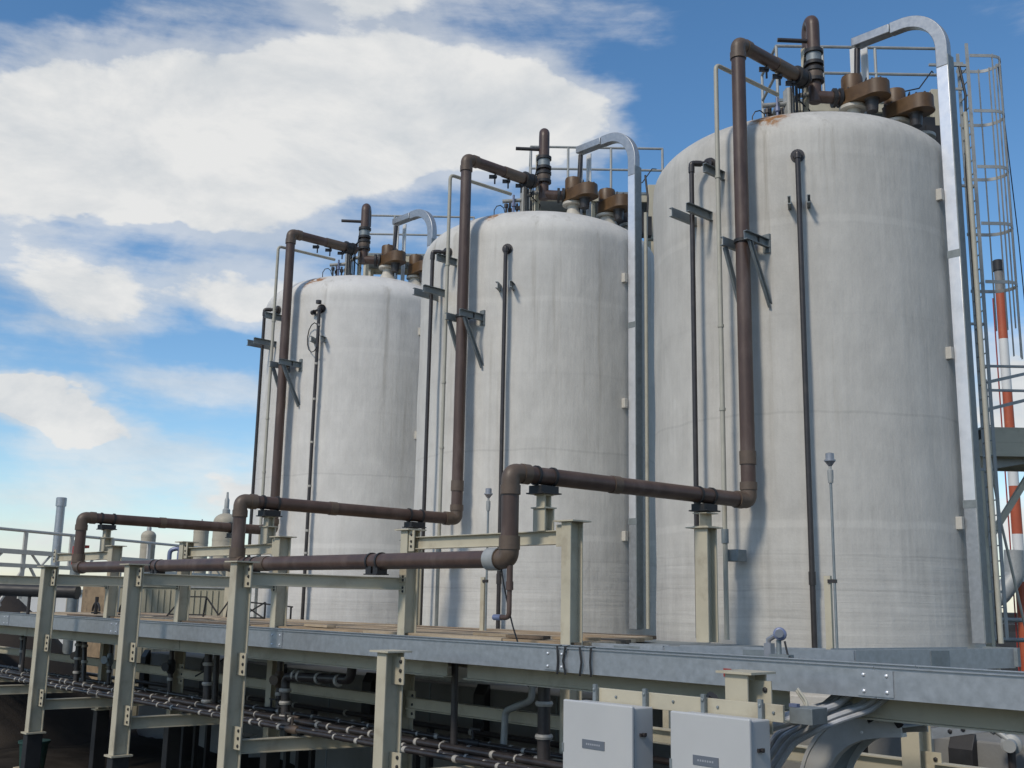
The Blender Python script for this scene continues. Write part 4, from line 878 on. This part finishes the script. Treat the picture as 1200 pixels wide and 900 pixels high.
def cables():
    def bundle(n, a, pts, r, label, m, sp=.05):
        t = thing('cable_bundle', pts[0], label, 'cables', 'cable bundles at the lower right')
        for i in range(n):
            o = vec((sp*(i - n/2)*.8, -.03*i + random.uniform(-.01, .01), sp*(i % 2)*.5))
            q = [vec(p) + o*(1 + .4*random.random()) for p in pts]
            MB().tube(rounded(q, .35, 6), r*random.uniform(.85, 1.15), 8).build('cable', MT[m], t)
    bundle(7, 0, [(6.35, -9.0, .52), (6.2, -9.25, .34), (5.98, -9.6, .22), (5.62, -9.6, .02), (5.36, -9.6, -.32), (5.28, -9.6, -1.0)], .026, 'grey cable bundle curving down beside the curved tray', 'cable', .06)
    bundle(6, 0, [(6.05, -9.1, .5), (5.98, -9.4, .34), (5.86, -9.9, .24), (5.55, -9.98, .12), (5.24, -10.0, -.12), (5.05, -10.0, -.45), (5.0, -10.0, -1.0)], .03, 'thick grey cable bundle sweeping down beside the right cabinet', 'cable', .05)
    bundle(3, 0, [(4.75, -9.0, .55), (4.9, -9.1, .3), (5.0, -9.5, .1), (5.05, -9.8, -.1)], .022, 'short black cables dropping from the tray behind the rail', 'cableb', .07)
    bundle(3, 0, [(6.1, -9.0, .52), (6.25, -9.05, .36), (6.4, -9.1, .2)], .03, 'black cables slanting out of the tray into the curved tray', 'cableb', .16)
    bundle(2, 0, [(5.9, -9.9, .5), (6.02, -9.9, .36), (5.95, -9.95, .22), (5.6, -10.0, .16), (5.3, -10.0, .02)], .014, 'pair of thin pale wires looping down by the trunking', 'beige_pipe', .04)
    bundle(3, 0, [(5.15, -10.1, .35), (5.0, -10.1, .15), (4.87, -10.2, -.2), (4.8, -10.2, -.9)], .05, 'thick black cables seen between the two white cabinets', 'cableb', .1)
    bundle(2, 0, [(3.55, -8.6, .5), (3.62, -8.6, .3), (3.6, -8.6, -.1)], .022, 'two short black cables under the tray above the left cabinet', 'cableb', .1)
cables()
t = thing('black_clamps', (3.2, -9.2, .42), 'row of black clamps under the tray above the left cabinet', 'clamps')
for i in range(6): MB().box(2.35 + i*.2, 2.5 + i*.2, -9.3, -9.1, .30, .44).build('clamp', MT['black'], t, smooth=False)
MB().box(2.2, 3.6, -9.32, -9.08, .27, .297).build('carrier_bar', MT['beige'], t, smooth=False)

# ------------------------------------------------------------------ small instruments on the deck
def beacon(x, y, zt, k):
    t = thing('beacon_pole', (x, y, .68), ['slim pole with a small grey beacon in front of the nearest tank', 'slim pole with a small grey beacon in front of the middle tank'][k], 'sensor', 'beacon poles')
    MB().lathe([(.02, .6), (.02, zt-.42)], (x, y, 0), n=8).build('pole', MT['galv_dull'], t)
    MB().lathe([(.035, zt-.42), (.042, zt-.34), (.042, zt-.24), (.02, zt-.22), (.02, zt-.18)], (x, y, 0), n=10).build('collar', MT['grey_steel'], t)
    MB().lathe([(.025, zt-.18), (.07, zt-.12), (.082, zt-.11), (.082, zt-.09), (.06, zt-.085), (.06, zt), (.04, zt+.01)], (x, y, 0), n=16).build('beacon_head', MT['sensor'], t)
    MB().cbeam((x-.12, y, .66), (x-.12, y, 1.68), .10, .05, side=(1, 0, 0), open_=(0, 1, 0)).build('stub_channel', MT['beige'], t, smooth=False)
    MB().box(x-.1, x+.03, y-.02, y+.02, 1.58, 1.63).build('clip', MT['dark'], t, smooth=False)
beacon(3.41, -5.0, 3.40, 0); beacon(-3.86, -5.0, 3.34, 1)
def transmitter():
    x, y = 4.18, -7.6
    t = thing('transmitter', (x, y, .45), 'small blue grey round-faced transmitter on a stand above the tray', 'instrument')
    MB().tube([(x, y, .40), (x, y, .86)], .03, 10).build('stand', MT['galv_dull'], t)
    MB().lathe([(.06, -.06), (.075, -.045), (.075, .055), (.055, .07)], (x+.02, y, .93), (.45, -.85, .1), 16).build('housing', MT['sensorb'], t)
    MB().lathe([(.05, .07), (.05, .085)], (x+.02, y, .93), (.45, -.85, .1), 16).build('dial', MT['plate'], t)
    MB().tube([(x-.03, y, .92), (x-.14, y, .86), (x-.14, y, .62)], .03, 8).box(x-.18, x-.09, y-.04, y+.05, .6, .82).build('side_box', MT['sensor'], t)
    MB().tube([(x+.08, y, .85), (x+.12, y, .68), (x+.25, y-.1, .66)], .012, 6).build('cable', MT['cableb'], t)
    MB().box(x-.1, x+.16, y-.06, y+.06, .6, .70).build('bracket', MT['galv_dull'], t, smooth=False)
transmitter()

# ------------------------------------------------------------------ left background
def lpx(p0, p1, q): return vec(p0)*(1-q) + vec(p1)*q
def left_background():
    # handrailed pipe bridge
    A = vec((-20.2, -11.2, 3.05)); d = vec((-.53, .85, 0)).normalized()
    A = vec((-20.0, -8.8, 2.95)); B = A + d*14.0; Z = vec((0, 0, 1))
    t = thing('pipe_bridge', A - Z*5.8, 'grey handrailed truss bridge at the far left', 'bridge')
    def at(s, z): return A + d*s + Z*z
    MB().tube([at(-3, 0), at(16, 0)], .045, 8).build('rail', MT['nozzle'], t)
    MB().bar(at(-3, -.60), at(16, -.60), .10, .13).build('upper_chord', MT['nozzle'], t, smooth=False)
    MB().bar(at(-3, -.98), at(16, -.98), .10, .11).build('lower_chord', MT['nozzle'], t, smooth=False)
    for i in range(9):
        s = -2.6 + i*2.05
        MB().bar(at(s, -1.9 if i < 3 else -1.0), at(s, -.02), .10, .10).build('rail_post', MT['nozzle'], t, smooth=False)
        MB().bar(at(s+.3, -.62), at(s+.75, -.98), .05, .05).bar(at(s+1.2, -.62), at(s+.75, -.98), .05, .05).build('web_member', MT['nozzle'], t, smooth=False)
        if i < 3: MB().bar(at(s+.1, -1.0), at(s-.9, -2.1), .06, .06).bar(at(s+.3, -1.0), at(s+1.3, -2.1), .06, .06).build('diagonal', MT['nozzle'], t, smooth=False)
    for s in (-1, 6, 13): MB().bar(at(s, -5.9), at(s, -1.0), .2, .2).build('leg', MT['nozzle'], t, smooth=False)
    # silver exhaust pipe
    t = thing('exhaust_pipe', (-23.2, -5.7, -2.86), 'tall silver exhaust pipe at the left', 'pipe')
    MB().lathe([(.13, -2.9), (.13, 3.9)], (-23.1, -5.75, 0), n=20).build('pipe_run', MT['galv'], t)
    MB().lathe([(.16, 3.9), (.16, 4.15), (.14, 4.17)], (-23.1, -5.75, 0), n=20).build('collar', MT['galv'], t)
    t = thing('short_pipe', (-22.7, -5.3, -2.86), 'short ribbed grey pipe beside the silver exhaust', 'pipe')
    MB().lathe([(.15, -2.9), (.15, 2.75), (.17, 2.75), (.17, 2.85)], (-22.75, -5.25, 0), n=16).build('pipe_run', MT['galv_dull'], t)
    # vessels
    def vessel(x, y, r, zt, label, noz, m='tan'):
        v = thing('process_vessel', (x, y, -2.86), label, 'vessel', 'pale process vessels in the background')
        prof = [(r, -2.9), (r, zt-r*.9)] + [(r*math.cos(math.radians(a)), zt - r*.9 + r*.75*math.sin(math.radians(a))) for a in range(10, 91, 10)]
        MB().lathe(prof, (x, y, 0), n=28).build('shell', MT[m], v)
        for z in (zt-r*1.0, zt-r*2.4): MB().lathe([(r*1.02, -.05), (r*1.02, .05)], (x, y, z), n=28).build('band', MT[m], v)
        MB().lathe([(r*.32, zt-.2), (r*.32, zt+.06), (r*.2, zt+.12), (r*.2, zt+noz*.6), (r*.12, zt+noz*.7), (r*.08, zt+noz)], (x, y, 0), n=16).build('nozzle', MT['grey_steel'], v)
    vessel(-27.0, 2.1, .46, 4.45, 'domed grey vessel with a spike nozzle left of the far tank', .75, 'tan')
    vessel(-30.95, .85, .29, 3.82, 'slim beige vessel seen under the far duct', .15)
    vessel(-29.5, 2.4, .30, 4.05, 'slim beige vessel left of the domed grey vessel', .22)
    t = thing('blue_hoses', (-30.2, 1.5, -2.86), 'pair of dark blue hoses hooked behind the header pipe', 'hose')
    for o in (0, .28): MB().tube(rounded([(-30.3+o, 1.5+o, -2.8), (-30.3+o, 1.5+o, 3.0), (-30.0+o, 1.8+o, 3.1), (-30.0+o, 1.8+o, 2.3)], .2), .09, 10).build('hose', MT['sensorb'], t)
    # cladding shed: ribbed sheets as one wall plus ribs
    t = thing('cladding_shed', (-23, -1.6, -2.86), 'low beige ribbed cladding shed behind the deck at the left', 'shed')
    a, b = vec((-24.6, -3.4, 0)), vec((-21.3, .1, 0)); dr = (b-a).normalized(); n = vec((dr.y, -dr.x, 0))
    L = (b-a).length; c = (a+b)/2 - n*1.5
    MB().obox((c.x, c.y, -.70), (dr, n, (0, 0, 1)), (L/2, 1.5, 2.16)).build('wall', MT['cladding'], t, smooth=False)
    for i in range(24): 
        p = a + dr*(L*(i+.5)/24) + n*.02; MB().obox((p.x, p.y, -.7), (dr, n, (0, 0, 1)), (.04, .02, 2.1)).build('rib', MT['cladding'], t, smooth=False)
    MB().obox((c.x, c.y, 1.50), (dr, n, (0, 0, 1)), (L/2+.05, 1.55, .03)).build('roof', MT['grey_steel'], t, smooth=False)
    # ochre panel
    tag(MB().obox((-28.6, -2.1, -.7), (EV, GV, (0, 0, 1)), (.42, .15, 2.2)).build('ochre_panel', MT['wood'][0], loc=(-28.6, -2.1, -2.86), smooth=False), 'ochre upright panel behind the left end of the deck', 'panel')
    # dark horizontal drum
    t = thing('dark_duct', (-15.6, -9.2, 1.28), 'dark horizontal duct under the cross beam at the left edge', 'duct')
    a, b = vec((-18.5, -9.9, 1.26)), vec((-15.8, -5.9, 1.20))
    a, b = vec((-17.0, -10.2, 1.30)), vec((-14.9, -8.3, 1.26))
    MB().tube([a, b], .15, 14).build('body', MT['black'], t)
    MB().lathe([(.17, 0), (.17, .06)], b, (b-a), 14).build('end_flange', MT['black'], t)
    MB().tube([a + (b-a)*.6, a + (b-a)*.6 - Z*1.9], .04, 8).build('hanger', MT['dark'], t); MB().tube([a + (b-a)*.15, a + (b-a)*.15 - Z*1.9], .04, 8).build('hanger', MT['dark'], t)
    # earth heap and yard things
    mb = MB(); n = 14; vs = []
    for j in range(n+1):
        for i in range(n+1):
            u, v_ = i/n*2-1, j/n*2-1; r2 = u*u + v_*v_; vs.append((-24.2 + u*4.5, -7.0 + v_*4.5, -2.95 + max(0, 4.6*(1 - math.sqrt(r2))) + random.uniform(-.12, .12)))
    mb.add(vs, [(j*(n+1)+i, j*(n+1)+i+1, (j+1)*(n+1)+i+1, (j+1)*(n+1)+i) for j in range(n) for i in range(n)])
    tag(mb.build('earth_heap', MT['tarp'], loc=(-24.2, -7.0, -2.9), angle=180), 'brown earth heap beyond the deck at the far left', 'heap')
    c = vec((-34.5, -1.8, 0))
    t = thing('store_shed', (c.x, c.y, -2.86), 'low pale grey store shed far behind at the left edge', 'shed')
    MB().obox((c.x, c.y, -.8), (EV, GV, (0, 0, 1)), (2.6, 2.0, 2.05)).build('wall', MT['stackw'], t, smooth=False)
    MB().obox((c.x, c.y, 1.3), (EV, GV, (0, 0, 1)), (2.75, 2.15, .06)).build('roof', MT['galv_dull'], t, smooth=False)
    for q in (-1.9, -.9, .1, 1.1, 2.0):
        p = c + EV*q - GV*2.02; MB().obox((p.x, p.y, .3), (EV, GV, (0, 0, 1)), (.22, .03, .8)).build('panel', MT['grey_steel'] if int(q*10) % 2 else MT['tan'], t, smooth=False)
    for i, (y, z, r) in enumerate(((-6.4, -1.15, .06), (-6.1, -1.35, .045), (-5.8, -1.0, .05))):
        t = thing('floor_pipe', (-9, y, z), 'dark pipe running low behind the second row of posts, %s' % ['upper front', 'lowest', 'rear'][i], 'pipe', 'dark low pipes before the foundation wall')
        MB().tube([(-20.5, y, z), (3.5, y, z)], r, 8).build('pipe_run', MT['dark'], t)
        for x in range(-19, 4, 2): MB().lathe([(r*1.3, -.03), (r*1.3, .03)], (x + .4*math.sin(x*3+i), y, z), (1, 0, 0), 8).build('coupling', MT['coupl'], t)
        for x in (-17, -12.6, -8.2, -4.4, -.4, 3): MB().box(x-.05, x+.05, y-.05, y+.05, -2.9, z-r).build('prop', MT['black'], t, smooth=False)
    for i, (x, y, lb) in enumerate(((-13.2, -9.5, 'beside the leftmost front post'), (-10.2, -9.2, 'between the second and third front posts'), (-6.5, -8.9, 'behind the tall middle front post'))):
        pts = [vec((x + .28*math.cos(a*.9) + .05*a, y + .28*math.sin(a*.9), -2.72 + .04*math.sin(a*1.7))) for a in range(9)]
        tag(MB().tube(rounded(pts, .2, 3), .03, 6).build('loose_hose', MT['cableb'], loc=pts[0]), 'black loose hose lying on the dirt ' + lb, 'hose', 'loose hoses on the dirt')
    # folding stair frames on the deck
    for i, (x, y, lb) in enumerate(((-14.6, -5.3, 'dark folding handrail frame lying on the deck at the left'), (-12.6, -4.6, 'dark cross-braced frame on the deck beside the far tank'))):
        t = thing('rail_frame', (x, y, .7), lb, 'frame', 'dark rail frames on the deck')
        P = [(-.75, .0), (-.35, .5), (.25, .5), (.6, .05)] if i == 0 else [(-.6, .42), (-.55, .0), (.1, .42), (.75, .30)]
        for (x0, z0), (x1, z1) in ([(P[0], P[1]), (P[1], P[2]), (P[2], P[3]), ((-.7, .05), (.25, .05)), ((-.35, .5), (-.45, 0)), ((.25, .5), (.2, 0)), ((.6, .05), (.85, .42)), ((.85, .42), (.8, 0))] if i == 0 else [((-.6, .42), (.8, .3)), ((-.55, .42), (-.55, 0)), ((.1, .4), (.1, 0)), ((-.55, .4), (.1, 0)), ((-.55, 0), (.1, .4)), ((-.55, .02), (.1, .02)), ((.75, .3), (.75, 0))]):
            e = vec((.72, .69, 0))
            MB().bar(vec((x, y, .7)) + e*x0 + Z*z0, vec((x, y, .7)) + e*x1 + Z*z1, .035, .035).build('bar', MT['black'], t, smooth=False)
    # red bracket on the leftmost post's beam
    t = thing('red_bracket', (-14.95, -7.7, 2.2), 'red painted angle bracket at the left end of the top beam', 'bracket')
    MB().box(-16.75, -16.65, -7.75, -7.55, 1.95, 2.42).box(-16.7, -16.1, -7.72, -7.58, 2.36, 2.43).build('angle', MT['red'], t, smooth=False)
    # yard clutter
    t = thing('green_bin', (-13.75, -9.35, -2.86), 'dull green bin on the dirt behind the leftmost post', 'bin')
    MB().lathe([(.22, -2.86), (.30, -2.0), (.33, -2.0), (.33, -1.95), (.28, -1.95)], (-13.75, -9.35, 0), n=20).build('body', MT['green'], t)
    tag(MB().obox((-12.2, -8.6, -2.66), ((1, .3, 0), (-.3, 1, 0), (0, 0, 1)), (2.6, .08, .05)).build('timber_beam', MT['wood'][1], loc=(-12.2, -8.6, -2.7), smooth=False), 'long pale timber lying on the dirt at the lower left', 'timber')
    tag(MB().obox((-9.0, -9.4, -2.62), ((1, .1, 0), (-.1, 1, 0), (0, 0, 1)), (.35, .12, .06)).build('yellow_block', MT['yellow'], loc=(-9, -9.4, -2.7), smooth=False, bevel=.02), 'small yellow plastic block on the dirt beside the second post', 'block')
    # hoses / valves on the deck at the left
    t = thing('yoke_valve', (-15.3, -6.9, .7), 'dark yoke valve standing on the deck planks at the left', 'valve', 'valves on the deck at the left')
    MB().tube([(-15.3, -6.9, .7), (-15.3, -6.9, 1.15)], .05, 8).tube(arc((-15.3, -6.9, .78), (1, 0, 0), (0, 0, 1), .22, 0, 180), .03, 8).lathe([(.12, 0), (.12, .04)], (-15.3, -6.9, .72), n=12).build('yoke', MT['black'], t)
    copy_tree(t, None, (-1.9, .1, 0), 'dark yoke valve partly hidden by the leftmost post')
left_background()

for o in list(bpy.data.objects):
    b = o.name.split('.')[0]
    if b in ('bolts', 'splice_bolts', 'cable_ties', 'plate_print', 'tubing'): o['kind'] = 'stuff'
